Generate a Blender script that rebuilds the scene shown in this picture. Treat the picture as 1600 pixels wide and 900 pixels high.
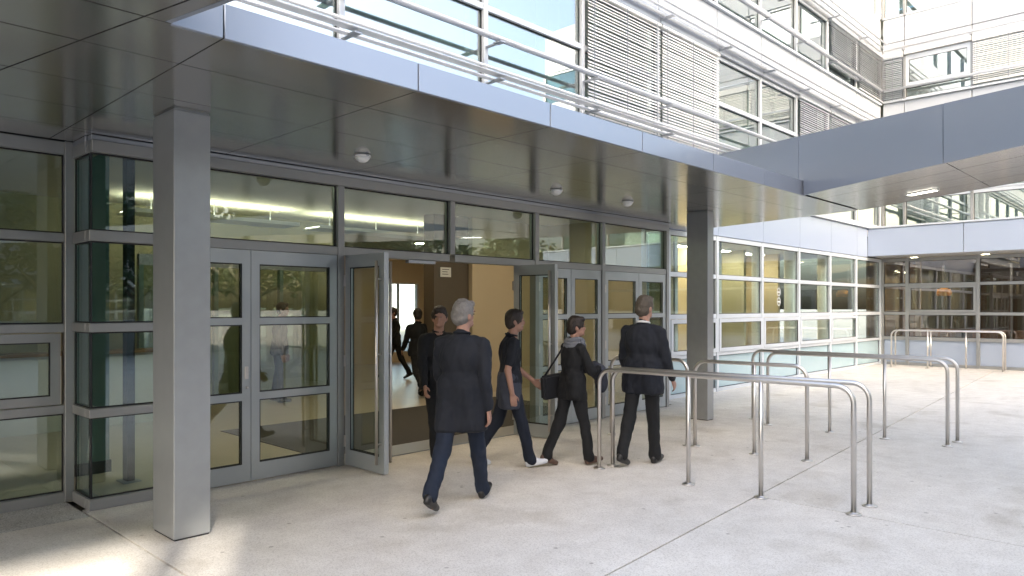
import bpy, bmesh, math, random
from mathutils import Vector, Matrix, Euler, noise
random.seed(7)
for o in list(bpy.data.objects): bpy.data.objects.remove(o)
scene = bpy.context.scene
COL = scene.collection
R = math.radians

# ------------------------------------------------------------------ camera
EYE = 1.68
cd = bpy.data.cameras.new('camera'); cam = bpy.data.objects.new('camera', cd); COL.objects.link(cam)
cd.sensor_width = 36; cd.lens = 1139.4 / 1600 * 36; cd.shift_y = 30 / 1600; cd.clip_end = 3000; cd.clip_start = 0.05
cam.location = (0, 0, EYE); cam.rotation_euler = (R(90), 0, R(43.957 - 90))
scene.camera = cam

# ------------------------------------------------------------------ sky, sun, exposure
SUN_EL = 25.0; SUN_AZ = Vector((-0.5, -0.866))            # horizontal direction towards the sun
w = bpy.data.worlds.new('World'); scene.world = w; w.use_nodes = True
nt = w.node_tree; bg = nt.nodes['Background']
sky = nt.nodes.new('ShaderNodeTexSky'); sky.sky_type = 'NISHITA'; sky.sun_disc = False
sky.sun_elevation = R(SUN_EL); sky.sun_rotation = math.atan2(SUN_AZ.x, SUN_AZ.y)
sky.air_density = 1.0; sky.dust_density = 7.0; sky.ozone_density = 1.0
nt.links.new(sky.outputs[0], bg.inputs[0]); bg.inputs[1].default_value = 0.15
sl = bpy.data.lights.new('sun', 'SUN'); sl.energy = 2.6; sl.angle = R(0.8); sl.color = (1.0, 0.93, 0.82)
so = bpy.data.objects.new('sun', sl); COL.objects.link(so)
sd = Vector((SUN_AZ.x * math.cos(R(SUN_EL)), SUN_AZ.y * math.cos(R(SUN_EL)), math.sin(R(SUN_EL))))
so.rotation_euler = sd.to_track_quat('Z', 'Y').to_euler()
scene.view_settings.view_transform = 'Standard'; scene.view_settings.look = 'None'
scene.view_settings.exposure = 2.6; scene.view_settings.gamma = 1.0
scene.render.engine = 'CYCLES'
scene.cycles.max_bounces = 10; scene.cycles.diffuse_bounces = 5; scene.cycles.glossy_bounces = 5
scene.cycles.transparent_max_bounces = 24; scene.cycles.sample_clamp_indirect = 6
scene.cycles.caustics_reflective = False; scene.cycles.caustics_refractive = False

# ------------------------------------------------------------------ materials
M = {}
def mat(name, col, rough=0.5, metal=0.0, bump=0, bscale=30, var=0, vscale=3, spec=0.5, streak=None, emit=None):
    m = bpy.data.materials.new(name); m.use_nodes = True; t = m.node_tree; b = t.nodes['Principled BSDF']
    b.inputs['Base Color'].default_value = (*col, 1); b.inputs['Roughness'].default_value = rough
    b.inputs['Metallic'].default_value = metal; b.inputs['Specular IOR Level'].default_value = spec
    if emit:
        b.inputs['Emission Color'].default_value = (*emit[0], 1); b.inputs['Emission Strength'].default_value = emit[1]
    tc = t.nodes.new('ShaderNodeTexCoord'); mp = t.nodes.new('ShaderNodeMapping')
    t.links.new(tc.outputs['Object'], mp.inputs[0])
    if streak: mp.inputs['Scale'].default_value = streak
    if var:
        n = t.nodes.new('ShaderNodeTexNoise'); n.inputs['Scale'].default_value = vscale; n.inputs['Detail'].default_value = 5
        t.links.new(mp.outputs[0], n.inputs[0])
        mr = t.nodes.new('ShaderNodeMapRange'); mr.inputs[1].default_value = .3; mr.inputs[2].default_value = .7
        mr.inputs[3].default_value = 1 - var; mr.inputs[4].default_value = 1 + var
        t.links.new(n.outputs[0], mr.inputs[0])
        mx = t.nodes.new('ShaderNodeVectorMath'); mx.operation = 'MULTIPLY'; mx.inputs[0].default_value = col
        t.links.new(mr.outputs[0], mx.inputs[1]); t.links.new(mx.outputs[0], b.inputs['Base Color'])
        mr2 = t.nodes.new('ShaderNodeMapRange'); mr2.inputs[3].default_value = rough * .85; mr2.inputs[4].default_value = min(1, rough * 1.15)
        t.links.new(n.outputs[0], mr2.inputs[0]); t.links.new(mr2.outputs[0], b.inputs['Roughness'])
    if bump:
        n2 = t.nodes.new('ShaderNodeTexNoise'); n2.inputs['Scale'].default_value = bscale; n2.inputs['Detail'].default_value = 6
        t.links.new(mp.outputs[0], n2.inputs[0])
        bp = t.nodes.new('ShaderNodeBump'); bp.inputs['Strength'].default_value = bump; bp.inputs['Distance'].default_value = 0.01
        t.links.new(n2.outputs[0], bp.inputs['Height']); t.links.new(bp.outputs[0], b.inputs['Normal'])
    M[name] = m; return m
def glass(name, tint, base_refl, k, refl=(1, 1, 1), wob=0.0):
    m = bpy.data.materials.new(name); m.use_nodes = True; t = m.node_tree; t.nodes.clear()
    out = t.nodes.new('ShaderNodeOutputMaterial'); mix = t.nodes.new('ShaderNodeMixShader')
    tr = t.nodes.new('ShaderNodeBsdfTransparent'); tr.inputs[0].default_value = (*tint, 1)
    gl = t.nodes.new('ShaderNodeBsdfGlossy'); gl.inputs[0].default_value = (*refl, 1); gl.inputs['Roughness'].default_value = 0.0
    fr = t.nodes.new('ShaderNodeFresnel'); fr.inputs[0].default_value = 1.5
    ma = t.nodes.new('ShaderNodeMath'); ma.operation = 'MULTIPLY_ADD'; ma.inputs[1].default_value = k; ma.inputs[2].default_value = base_refl
    ma.use_clamp = True
    # the fresnel node turns into total reflection when the back of a thin pane is hit: feed it a front-facing normal
    ge = t.nodes.new('ShaderNodeNewGeometry'); sg = t.nodes.new('ShaderNodeMath'); sg.operation = 'MULTIPLY_ADD'
    sg.inputs[1].default_value = 1/1.5 - 1.5; sg.inputs[2].default_value = 1.5
    t.links.new(ge.outputs['Backfacing'], sg.inputs[0]); 
    lw = t.nodes.new('ShaderNodeLayerWeight'); lw.inputs[0].default_value = 0.5
    # Schlick: F = 0.04 + 0.96 * (1-cos)^5 ; Facing output of the layer weight at 0.5 is 1-cos
    pw = t.nodes.new('ShaderNodeMath'); pw.operation = 'POWER'; pw.inputs[1].default_value = 4.0
    t.links.new(lw.outputs['Facing'], pw.inputs[0]); t.links.new(pw.outputs[0], ma.inputs[0])
    t.nodes.remove(fr); t.nodes.remove(sg); t.nodes.remove(ge)
    if wob:
        tc = t.nodes.new('ShaderNodeTexCoord'); n2 = t.nodes.new('ShaderNodeTexNoise'); n2.inputs['Scale'].default_value = 0.8; n2.inputs['Detail'].default_value = 1
        t.links.new(tc.outputs['Object'], n2.inputs[0])
        bp = t.nodes.new('ShaderNodeBump'); bp.inputs['Strength'].default_value = wob; bp.inputs['Distance'].default_value = 0.02
        t.links.new(n2.outputs[0], bp.inputs['Height']); t.links.new(bp.outputs[0], gl.inputs['Normal'])
    t.links.new(ma.outputs[0], mix.inputs[0]); t.links.new(tr.outputs[0], mix.inputs[1]); t.links.new(gl.outputs[0], mix.inputs[2])
    t.links.new(mix.outputs[0], out.inputs[0]); M[name] = m; return m

mat('frame', (.31, .315, .31), .38, .35, var=.06, vscale=2)
mat('door_frame', (.41, .44, .455), .36, .35, var=.06, vscale=2)
mat('gasket', (.012, .012, .014), .5)
mat('white_frame', (.60, .635, .67), .35, .1, var=.04, vscale=2)
mat('white_panel', (.45, .475, .51), .3, .0, bump=.03, bscale=.9)
mat('blue_panel', (.39, .445, .545), .26, .1, bump=.03, bscale=.9)
mat('fascia', (.335, .37, .435), .25, .45, bump=.10, bscale=1.1)
mat('soffit', (.47, .455, .43), .17, .85, bump=.09, bscale=1.3)
mat('core', (.03, .03, .03), .8)
mat('column_paint', (.34, .35, .35), .30, .25, bump=.05, bscale=3, var=.04, vscale=9)
mat('stainless', (.64, .61, .575), .33, 1.0, bump=.05, bscale=200, var=.05, vscale=8)
mat('tube_white', (.74, .76, .79), .32, .25, var=.04)
mat('tube_grey', (.38, .40, .44), .35, .5, var=.05)
mat('blind', (.80, .80, .78), .42, .1, var=.06, vscale=4)
mat('blind_dark', (.52, .55, .58), .4, .4, var=.06, vscale=4)
mat('mat_fibre', (.055, .048, .042), .95, bump=.6, bscale=160, var=.25, vscale=40)
mat('lobby_floor', (.50, .43, .33), .30, var=.08, vscale=2)
mat('lobby_wall', (.62, .51, .35), .7, var=.05, vscale=1)
mat('olive_wall', (.46, .43, .29), .7, var=.05, vscale=1)
mat('brown_wall', (.11, .085, .06), .5, var=.08, vscale=2)
mat('red_wall', (.26, .10, .07), .7, var=.06)
mat('lobby_ceiling', (.68, .64, .56), .7, var=.03)
mat('office_wall', (.74, .74, .70), .7, var=.03)
mat('wood', (.30, .17, .07), .45, bump=.1, bscale=8, var=.18, vscale=4, streak=(8, 8, 1))
mat('wood_warm', (.40, .22, .12), .45, var=.18, vscale=4, streak=(8, 8, 1))
mat('orange', (.75, .33, .02), .4, var=.05)
mat('lamp_glow', (1, .9, .7), .5, emit=((1, .86, .64), 1.5))
mat('lamp_cool', (1, 1, 1), .5, emit=((1, .93, .80), 2.5))
mat('lamp_down', (1, .9, .7), .5, emit=((1, .84, .58), 15.0))
mat('lamp_white', (.85, .85, .82), .35, var=.03)
mat('sign_white', (.8, .8, .78), .5, var=.03)
mat('ink', (.08, .08, .08), .5)
mat('green_post', (.16, .24, .21), .4, var=.06)
mat('pipe_green', (.42, .60, .50), .4, var=.06)
mat('wall_grey', (.45, .45, .44), .8, bump=.2, bscale=20, var=.1)
mat('bark', (.10, .075, .055), .9, bump=.6, bscale=20, var=.2, vscale=6)
mat('leaf', (.055, .10, .03), .55, var=.35, vscale=1.5)
mat('leaf_dark', (.035, .075, .025), .55, var=.35, vscale=1.5)
glass('glass_entry', (.75, .87, .86), .10, .65, wob=.12)
glass('glass_door', (.84, .90, .86), .07, .6, wob=.12)
glass('glass_dark', (.80, .79, .78), .13, .5, wob=.12)
glass('glass_wing', (.85, .91, .89), .08, .6, wob=.10)
glass('glass_upper', (.74, .86, .83), .36, .6, wob=.05)
mat('glass_frost', (.40, .53, .57), .06, .0, var=.02)
mat('lamp_wing', (1, .9, .7), .5, emit=((1, .86, .60), 8.0))

def concrete(name, base, speck):
    m = bpy.data.materials.new(name); m.use_nodes = True; t = m.node_tree; b = t.nodes['Principled BSDF']
    N = t.nodes.new; tc = N('ShaderNodeTexCoord')
    def noise_(s, d=6): 
        n = N('ShaderNodeTexNoise'); n.inputs['Scale'].default_value = s; n.inputs['Detail'].default_value = d
        t.links.new(tc.outputs['Object'], n.inputs[0]); return n
    def ramp(n, a, bb, c0, c1):
        r = N('ShaderNodeValToRGB'); r.color_ramp.elements[0].position = a; r.color_ramp.elements[1].position = bb
        r.color_ramp.elements[0].color = (*c0, 1); r.color_ramp.elements[1].color = (*c1, 1)
        t.links.new(n.outputs[0], r.inputs[0]); return r
    def mult(a, bb, f=1):
        x = N('ShaderNodeMix'); x.data_type = 'RGBA'; x.blend_type = 'MULTIPLY'; x.inputs[0].default_value = f
        t.links.new(a, x.inputs[6]); t.links.new(bb, x.inputs[7]); return x.outputs[2]
    big = ramp(noise_(.55), .3, .7, tuple(c * .90 for c in base), tuple(min(1, c * 1.06) for c in base))
    mid = ramp(noise_(4.5, 8), .35, .65, (.90, .89, .88), (1, 1, 1))
    vo = N('ShaderNodeTexVoronoi'); vo.inputs['Scale'].default_value = 130; t.links.new(tc.outputs['Object'], vo.inputs[0])
    bw = N('ShaderNodeRGBToBW'); t.links.new(vo.outputs['Color'], bw.inputs[0])
    fine = ramp(bw, .12, .55, (speck, speck * .97, speck * .93), (1.04, 1.03, 1.02))
    st = ramp(noise_(1.3, 12), .56, .70, (1, 1, 1), (.83, .81, .78))
    pit = N('ShaderNodeTexVoronoi'); pit.inputs['Scale'].default_value = 3.6; t.links.new(tc.outputs['Object'], pit.inputs[0])
    spot = ramp(pit, .04, .075, (.62, .60, .57), (1, 1, 1))
    c = mult(mult(mult(mult(big.outputs[0], mid.outputs[0]), fine.outputs[0]), st.outputs[0]), spot.outputs[0])
    t.links.new(c, b.inputs['Base Color']); b.inputs['Roughness'].default_value = .72
    bp = N('ShaderNodeBump'); bp.inputs['Strength'].default_value = .35; bp.inputs['Distance'].default_value = .004
    t.links.new(vo.outputs['Distance'], bp.inputs['Height']); t.links.new(bp.outputs[0], b.inputs['Normal'])
    M[name] = m
concrete('concrete', (.74, .705, .645), .80)
concrete('rough_strip', (.62, .61, .59), .50)
concrete('earth', (.30, .29, .27), .6)

# ------------------------------------------------------------------ helpers
def tag(o, label=None, cat=None, group=None, kind=None):
    if label: o['label'] = label
    if cat: o['category'] = cat
    if group: o['group'] = group
    if kind: o['kind'] = kind
    return o
def empty(name, loc=(0, 0, 0), rz=0, **k):
    o = bpy.data.objects.new(name, None); COL.objects.link(o); o.location = loc; o.rotation_euler.z = rz
    o.empty_display_size = .2; return tag(o, **k)
def link(name, me, parent=None, loc=(0, 0, 0), rot=(0, 0, 0)):
    o = bpy.data.objects.new(name, me); COL.objects.link(o); o.location = loc; o.rotation_euler = rot
    if parent: o.parent = parent
    return o
CACHE = {}
def box_mesh(dx, dy, dz, m, bev=0):
    k = (round(dx, 4), round(dy, 4), round(dz, 4), m, bev)
    if k in CACHE: return CACHE[k]
    bm = bmesh.new(); bmesh.ops.create_cube(bm, size=1)
    bmesh.ops.scale(bm, vec=(dx, dy, dz), verts=bm.verts)
    if bev: bmesh.ops.bevel(bm, geom=bm.edges[:], offset=min(bev, .4 * min(dx, dy, dz)), segments=1, affect='EDGES', profile=.5)
    me = bpy.data.meshes.new('box'); bm.to_mesh(me); bm.free(); me.materials.append(M[m]); CACHE[k] = me; return me
def box(name, a, b, m, parent=None, bev=0, **k):
    """axis-aligned box between two corners (parent-local)."""
    d = [abs(b[i] - a[i]) for i in range(3)]; c = [(a[i] + b[i]) / 2 for i in range(3)]
    o = link(name, box_mesh(*d, m, bev), parent, c); return tag(o, **k)
def mesh(name, verts, faces, m, parent=None, smooth=False, **k):
    me = bpy.data.meshes.new(name); me.from_pydata(verts, [], faces); me.materials.append(M[m]); me.update()
    bm = bmesh.new(); bm.from_mesh(me); bmesh.ops.recalc_face_normals(bm, faces=bm.faces); bm.to_mesh(me); bm.free()
    if smooth:
        for p in me.polygons: p.use_smooth = True
    return tag(link(name, me, parent), **k)
def prism(name, poly, z0, z1, m, parent=None, **k):
    n = len(poly); z1f = z1 if callable(z1) else (lambda p: z1)
    v = [(x, y, z0) for x, y in poly] + [(x, y, z1f((x, y))) for x, y in poly]
    f = [tuple(range(n))[::-1], tuple(range(n, 2 * n))] + [(i, (i + 1) % n, n + (i + 1) % n, n + i) for i in range(n)]
    return mesh(name, v, f, m, parent, **k)
def tube_data(pts, r, seg=12, cap=True):
    pts = [Vector(p) for p in pts]; v = []; f = []; n = len(pts)
    up = None
    for i, p in enumerate(pts):
        t = (pts[min(i + 1, n - 1)] - pts[max(i - 1, 0)]).normalized()
        if up is None: up = Vector((0, 0, 1)) if abs(t.z) < .9 else Vector((1, 0, 0))
        s = t.cross(up).normalized(); up = s.cross(t).normalized()
        rr = r[i] if isinstance(r, (list, tuple)) else r
        for k in range(seg):
            a = 2 * math.pi * k / seg; v.append(tuple(p + s * rr * math.cos(a) + up * rr * math.sin(a)))
    for i in range(n - 1):
        for k in range(seg): f.append((i * seg + k, i * seg + (k + 1) % seg, (i + 1) * seg + (k + 1) % seg, (i + 1) * seg + k))
    if cap: f += [tuple(range(seg))[::-1], tuple(range((n - 1) * seg, n * seg))]
    return v, f
def tube(name, pts, r, m, parent=None, seg=12, **k):
    v, f = tube_data(pts, r, seg); o = mesh(name, v, f, m, parent, True, **k)
    return o
def lathe(name, prof, m, parent=None, loc=(0, 0, 0), seg=24):
    v = []; f = []; n = len(prof)
    for r, z in prof:
        for k in range(seg): a = 2 * math.pi * k / seg; v.append((r * math.cos(a), r * math.sin(a), z))
    for i in range(n - 1):
        for k in range(seg): f.append((i * seg + k, i * seg + (k + 1) % seg, (i + 1) * seg + (k + 1) % seg, (i + 1) * seg + k))
    f += [tuple(range(seg))[::-1], tuple(range((n - 1) * seg, n * seg))]
    o = mesh(name, v, f, m, parent, True); o.location = loc; return o
def copy_tree(o, parent=None):
    c = o.copy(); COL.objects.link(c); c.parent = parent
    for ch in o.children: copy_tree(ch, c)
    return c

# levels shared by the whole facade system (metres)
YB, YC, YF, XD, XF = 6.70, 7.17, 3.79, 23.2, 21.95
SOF, FTOP = 3.11, 3.295
LV = [0.06, 0.78, 1.50, 2.28, 3.05]

# ------------------------------------------------------------------ ground
box('ground', (-600, -600, -.40), (600, 600, -.06), 'earth', kind='structure')
gr = empty('plaza', kind='structure')
def jy(x): return 2.745 + .0765 * (x - 3.68)
G = .008
def slab(poly, m='concrete', z=0.0):
    prism('paving_slab', poly, -.055, z, m, gr)
slab([(-9, jy(-9) + G), (1.87 - G, jy(1.87) + G), (1.87 - G, 6.50 - G), (-9, 6.50 - G)])
slab([(-9, 6.50 + G), (1.87 - G, 6.50 + G), (1.87 - G, YC + .1), (-9, YC + .1)], 'rough_strip', -.004)
slab([(1.87 + G, jy(1.87) + G), (12.4 - .001, jy(12.4) + G), (12.4 - .001, 7.3), (11.0, 7.3), (11.0, YB + .05), (1.87 + G, YB + .05)])
slab([(12.4 + .001, jy(12.4) + G), (23.35, jy(23.35) + G), (23.35, 7.3), (12.4 + .001, 7.3)])
for xa, xb in ((-9, 1.87), (1.87, 6.18), (6.18, 14.9), (14.9, 23.35)):
    slab([(xa + G, -3.2), (xb - G, -3.2), (xb - G, jy(xb) - G), (xa + G, jy(xa) - G)])
    slab([(xa + G, -14.2), (xb - G, -14.2), (xb - G, -3.2 - G), (xa + G, -3.2 - G)])
box('door_threshold', (4.36, YB - .05, .001), (7.38, YB + .42, .012), 'tube_grey', tag(gr))

# ------------------------------------------------------------------ glazed facade builder
class Wall:
    """A glazed screen on the line p = o + s*d, outward normal n; parts hang on one Empty."""
    def __init__(s, root, o, d, frame='frame', gl='glass_entry', dep=.11):
        s.r = root; s.o = Vector(o); s.d = Vector(d); s.fm = frame; s.gl = gl; s.dep = dep
        s.ang = math.atan2(d[1], d[0])
    def place(s, name, a, b, z0, z1, t0, t1, m, parent=None, bev=.004):
        """box from along a..b, height z0..z1, depth t0..t1 (t positive = outwards, right hand side of d)."""
        me = box_mesh(abs(b - a), abs(t1 - t0), abs(z1 - z0), m, bev)
        c = s.o + s.d * ((a + b) / 2); nx, ny = s.d[1], -s.d[0]; t = (t0 + t1) / 2
        loc = (c.x + nx * t, c.y + ny * t, (z0 + z1) / 2)
        o = link(name, me, None, loc, (0, 0, s.ang))
        p = parent or s.r
        if p:
            o.parent = p; o.matrix_parent_inverse = Matrix.Translation(p.location).inverted() if p.type == 'EMPTY' else p.matrix_basis.inverted()
        return o
    def mullion(s, a, z0, z1, wd=.07, out=.04, name='mullion'):
        return s.place(name, a - wd / 2, a + wd / 2, z0, z1, -s.dep + out, out, s.fm)
    def transom(s, a, b, z, h=.07, out=.036, name='transom'):
        return s.place(name, a, b, z - h / 2, z + h / 2, -s.dep + out, out, s.fm)
    def pane(s, a, b, z0, z1, gl=None, gasket=True, name='pane'):
        o = s.place(name, a, b, z0, z1, -.030, -.018, gl or s.gl, bev=0)
        if gasket:
            g = .012
            for x0, x1, y0, y1 in ((a, b, z0, z0 + g), (a, b, z1 - g, z1), (a, a + g, z0 + g, z1 - g), (b - g, b, z0 + g, z1 - g)):
                s.place('gasket', x0, x1, y0, y1, -.014, -.004, 'gasket', o, 0)
        return o
    def window(s, a, b, z0, z1, fw=.07, out=.045, name='window'):
        """operable sash: frame in one mesh, pane as its part."""
        bm = bmesh.new()
        W, Hh = b - a, z1 - z0
        for (x0, x1, y0, y1) in ((0, W, 0, fw), (0, W, Hh - fw, Hh), (0, fw, fw, Hh - fw), (W - fw, W, fw, Hh - fw)):
            mtx = Matrix.Translation((( x0 + x1) / 2 - W / 2, 0, (y0 + y1) / 2 - Hh / 2)) @ Matrix.Diagonal((x1 - x0, .05, y1 - y0, 1))
            bmesh.ops.create_cube(bm, size=1, matrix=mtx)
        me = bpy.data.meshes.new('sash'); bm.to_mesh(me); bm.free(); me.materials.append(M[s.fm])
        c = s.o + s.d * ((a + b) / 2); nx, ny = s.d[1], -s.d[0]; t = out - .025
        o = link(name, me, s.r, (c.x + nx * t, c.y + ny * t, (z0 + z1) / 2), (0, 0, s.ang))
        o.matrix_parent_inverse = Matrix.Translation(s.r.location).inverted()
        s.place('pane', a + fw, b - fw, z0 + fw, z1 - fw, out - .035, out - .025, s.gl, o, 0)
        g = .010
        for x0, x1, y0, y1 in ((a + fw, b - fw, z0 + fw, z0 + fw + g), (a + fw, b - fw, z1 - fw - g, z1 - fw), (a + fw, a + fw + g, z0 + fw + g, z1 - fw - g), (b - fw - g, b - fw, z0 + fw + g, z1 - fw - g)):
            s.place('gasket', x0, x1, y0, y1, out - .022, out - .008, 'gasket', o, 0)
        return o

# ------------------------------------------------------------------ main building (setback glazing left, glazing right, upper floors)
mb = empty('glazed_building', (0, YC, 0), label='long glazed building with white spandrel bands and outer sun shade rails above the canopy', cat='building')
wa = Wall(mb, (0, YC), (1, 0), 'frame', 'glass_entry')
# left setback wall (x -2.6 .. 1.92)
xl = [-2.6, -1.1, .40, 1.885]
for x in xl: wa.mullion(x, .0, SOF, .075, .045)
for a, b in zip(xl, xl[1:]):
    a += .0375; b -= .0375
    wa.transom(a, b, .04, .09, name='bottom_rail'); wa.transom(a, b, SOF - .06, .11, name='top_rail')
    for z in LV[1:4]: wa.transom(a, b, z + (.02 if z < 1 else .0), .075)
    wa.pane(a, b, .085, .76); wa.pane(a, b, 1.5375, 2.2425); wa.pane(a, b, 2.3175, 2.995)
    wa.window(a + .03, b - .03, .845, 1.455, .075, .03)
# right wing, ground floor
wc = Wall(mb, (0, YC), (1, 0), 'white_frame', 'glass_wing')
xc = [10.80, 11.50, 13.29, 15.30, 17.26, 19.22, 21.11, 23.13]
for x in xc: wc.mullion(x, .0, SOF - .02, .08 if x < 23 else .1, .05)
for i, (a, b) in enumerate(zip(xc, xc[1:])):
    a += .04; b -= .04 if b < 23 else .05
    for z, h in ((.035, .07), (.75, .07), (1.50, .085), (2.285, .085), (3.05, .09)): wc.transom(a, b, z, h)
    wc.pane(a, b, .07, .715, 'glass_frost'); wc.pane(a, b, 1.5425, 2.2425); wc.pane(a, b, 2.3275, 3.005)
    if 1 <= i <= 5: wc.window(a + .004, b - .004, .79, 1.452, .075, .062)
    else: wc.pane(a, b, .785, 1.4575)
for a, b in zip(xc[1:], xc[2:]):
    wc.place('spandrel_panel', a + .006, b - .006 if b < 23 else 21.93, 3.10, 3.90, -.09, .055, 'blue_panel')
wc.place('sill_rail', 11.5, 22.3, 3.915, 3.965, -.09, .13, 'white_frame')
# upper floors of the main building
wu = Wall(mb, (0, YC), (1, 0), 'white_frame', 'glass_upper')
xu = [-1.9, .20, 2.42, 4.614, 6.883, 9.0, 11.131, 13.255, 15.208, 17.095, 19.031, 21.08, 23.10]
for x in xu: wu.mullion(x, 3.97, 6.70, .075, .05)
for i, (a, b) in enumerate(zip(xu, xu[1:])):
    a += .0375; b -= .0375
    wu.transom(a, b, 4.03, .09); wu.transom(a, b, 5.76, .085); wu.transom(a, b, 6.665, .07)
    wu.pane(a, b, 4.075, 5.7175); wu.pane(a, b, 5.8025, 6.63)
    wu.place('spandrel_panel', a - .027, b + .027, 6.93, 7.60, -.09, .05, 'white_panel')
    wu.place('blind_box', a - .03, b + .03, 6.71, 6.90, -.08, .10, 'tube_grey')
wu.place('sill_rail', -1.9, 23.0, 7.61, 7.665, -.09, .11, 'white_frame')
for x in xu: wu.mullion(x, 7.67, 9.05, .075, .05)
for a, b in zip(xu, xu[1:]):
    a += .0375; b -= .0375
    wu.transom(a, b, 7.70, .06); wu.transom(a, b, 8.20, .05); wu.transom(a, b, 9.02, .06)
    wu.pane(a, b, 7.73, 8.175); wu.pane(a, b, 8.225, 8.99)
    wu.place('blind_box', a - .03, b + .03, 9.06, 9.20, -.08, .10, 'blind')
    wu.place('spandrel_panel', a - .027, b + .027, 9.23, 10.12, -.09, .05, 'white_panel')
    wu.place('spandrel_panel', a - .027, b + .027, 11.55, 13.2, -.09, .05, 'white_panel')
    wu.pane(a, b, 10.2, 11.5, gasket=False); wu.transom(a, b, 10.16, .07)
for x in xu: wu.mullion(x, 10.2, 11.5, .075, .05)
# sun shade rails with brackets
def shade_rail(z, off, kind, x0=-1.9, x1=22.75):
    ra = empty('sunshade_rail', (x0, YC - off, z)); ra.parent = mb; ra.matrix_parent_inverse = Matrix.Translation(mb.location).inverted()
    L = x1 - x0
    if kind == 'ledge':
        box('blade', (0, -.06, -.010), (L, .075, .008), 'tube_white', ra, .003)
        tube('tube', [(0, -.115, .012), (L, -.115, .012)], .022, 'tube_white', ra); tube('tube', [(0, .125, -.03), (L, .125, -.03)], .024, 'tube_white', ra)
    elif kind == 'bar':
        tube('tube', [(0, 0, 0), (L, 0, 0)], .027, 'tube_white', ra); box('blade', (0, .004, -.038), (L, .04, -.028), 'tube_grey', ra)
    else:
        tube('tube', [(0, -.02, .16), (L, -.02, .16)], .026, 'tube_white', ra); tube('tube', [(0, .14, 0), (L, .14, 0)], .030, 'tube_white', ra)
        box('blade', (0, .03, .06), (L, .09, .075), 'tube_white', ra, .003)
    for x in xu[1:]:
        if x0 < x < x1 + .1:
            box('bracket', (x - x0 - .022, .02, -.075), (x - x0 + .022, off - .055, -.055), 'tube_grey', ra)
            box('clamp', (x - x0 - .05, -.07, -.07), (x - x0 + .05, .07, -.054), 'tube_grey', ra)
shade_rail(4.775, .30, 'ledge'); shade_rail(5.27, .30, 'bar'); shade_rail(6.84, .30, 'pair')
shade_rail(7.98, .20, 'bar'); shade_rail(9.12, .30, 'pair')
box('roof_slab', (-2, YC + .05, 13.2), (23.0, YC + 9, 13.5), 'white_panel', None).parent = mb
bpy.data.objects['roof_slab'].matrix_parent_inverse = Matrix.Translation(mb.location).inverted()

def blind(wall, a, b, ztop, zbot, tilt, m, off=.10, pitch=.052):
    """external venetian blind: every slat a sub-part."""
    c = wall.o + wall.d * ((a + b) / 2); n = Vector((wall.d[1], -wall.d[0]))
    p = c + n * off
    hb = link('blind', box_mesh(b - a - .04, .07, .05, m, .004), wall.r, (p.x, p.y, ztop), (0, 0, wall.ang))
    hb.matrix_parent_inverse = Matrix.Translation(wall.r.location).inverted()
    k = ('slat', round(b - a, 3), m)
    if k not in CACHE:
        L = b - a - .07; v = []; f = []
        prof = [(-.034, -.006), (-.017, .003), (0, .005), (.017, .003), (.034, -.006)]
        for x in (-L / 2, L / 2):
            for y, z in prof: v.append((x, y, z))
            for y, z in prof: v.append((x, y, z - .0025))
        for i in range(4): f += [(i, i + 1, 11 + i, 10 + i), (5 + i, 15 + i, 16 + i, 6 + i)]
        f += [(0, 10, 15, 5), (4, 9, 19, 14)]
        me = bpy.data.meshes.new('slat'); me.from_pydata(v, [], f); me.materials.append(M[m]); me.update(); CACHE[k] = me
    z = -.07; i = 0
    while ztop + z > zbot:
        o = link('slat', CACHE[k], hb, (random.uniform(-.004, .004), random.uniform(-.003, .003), z + random.uniform(-.004, .004)), (R(tilt + random.uniform(-5, 5)), R(random.uniform(-.18, .18)), 0))
        z -= pitch * random.uniform(.96, 1.04)
    for fx in (-.42, 0, .42):
        box('ladder_cord', (fx * (b - a) - .006, -.041, z), (fx * (b - a) + .006, -.036, 0), 'tube_grey', hb)
    box('bottom_bar', (-(b - a) / 2 + .035, -.035, z - .02), ((b - a) / 2 - .035, .035, z + .01), m, hb)
blind(wu, 9.0, 11.131, 6.66, 4.62, 42, 'blind')
blind(wu, 11.131, 13.255, 6.66, 4.62, 50, 'blind')
blind(wu, 17.095, 19.031, 6.66, 4.62, 42, 'blind_dark')
blind(wu, 19.031, 21.08, 6.66, 4.62, 42, 'blind_dark')
blind(wu, 19.031, 21.08, 9.03, 7.95, 36, 'blind_dark')
blind(wu, 21.08, 23.10, 9.03, 7.75, 36, 'blind_dark')
blind(wu, 13.255, 15.208, 9.03, 8.55, 35, 'blind')

# ------------------------------------------------------------------ side wing at the end of the court (faces -x)
sw = empty('side_wing', (XD, 0, 0), label='white panelled wing closing the court with overhanging band over dark ground floor windows', cat='building')
wd = Wall(sw, (XD, 0), (0, -1), 'frame', 'glass_dark')           # s = -y, outwards = -x
yd = [7.10, 6.43, 4.66, 2.90, 1.13, -.64, -2.4, -4.2, -6.0]
for y in yd: wd.mullion(-y, 0, 3.12, .085, .05)
for i, (ya, yb) in enumerate(zip(yd, yd[1:])):
    a, b = -ya + .0425, -yb - .0425
    for z, h in ((.04, .08), (.78, .10), (1.50, .08), (2.33, .08), (3.06, .1)): wd.transom(a, b, z, h)
    wd.place('lower_panel', a, b, .08, .73, -.05, -.01, 'blue_panel')
    wd.pane(a, b, .83, 1.46); wd.pane(a, b, 2.37, 3.01)
    if i == 1: wd.window(a + .002, b - .002, 1.545, 2.288, .06, .062)
    else: wd.pane(a, b, 1.54, 2.29)
fx = [7.12, 4.74, 2.36, -.02, -2.4, -4.8, -6.0]
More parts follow.
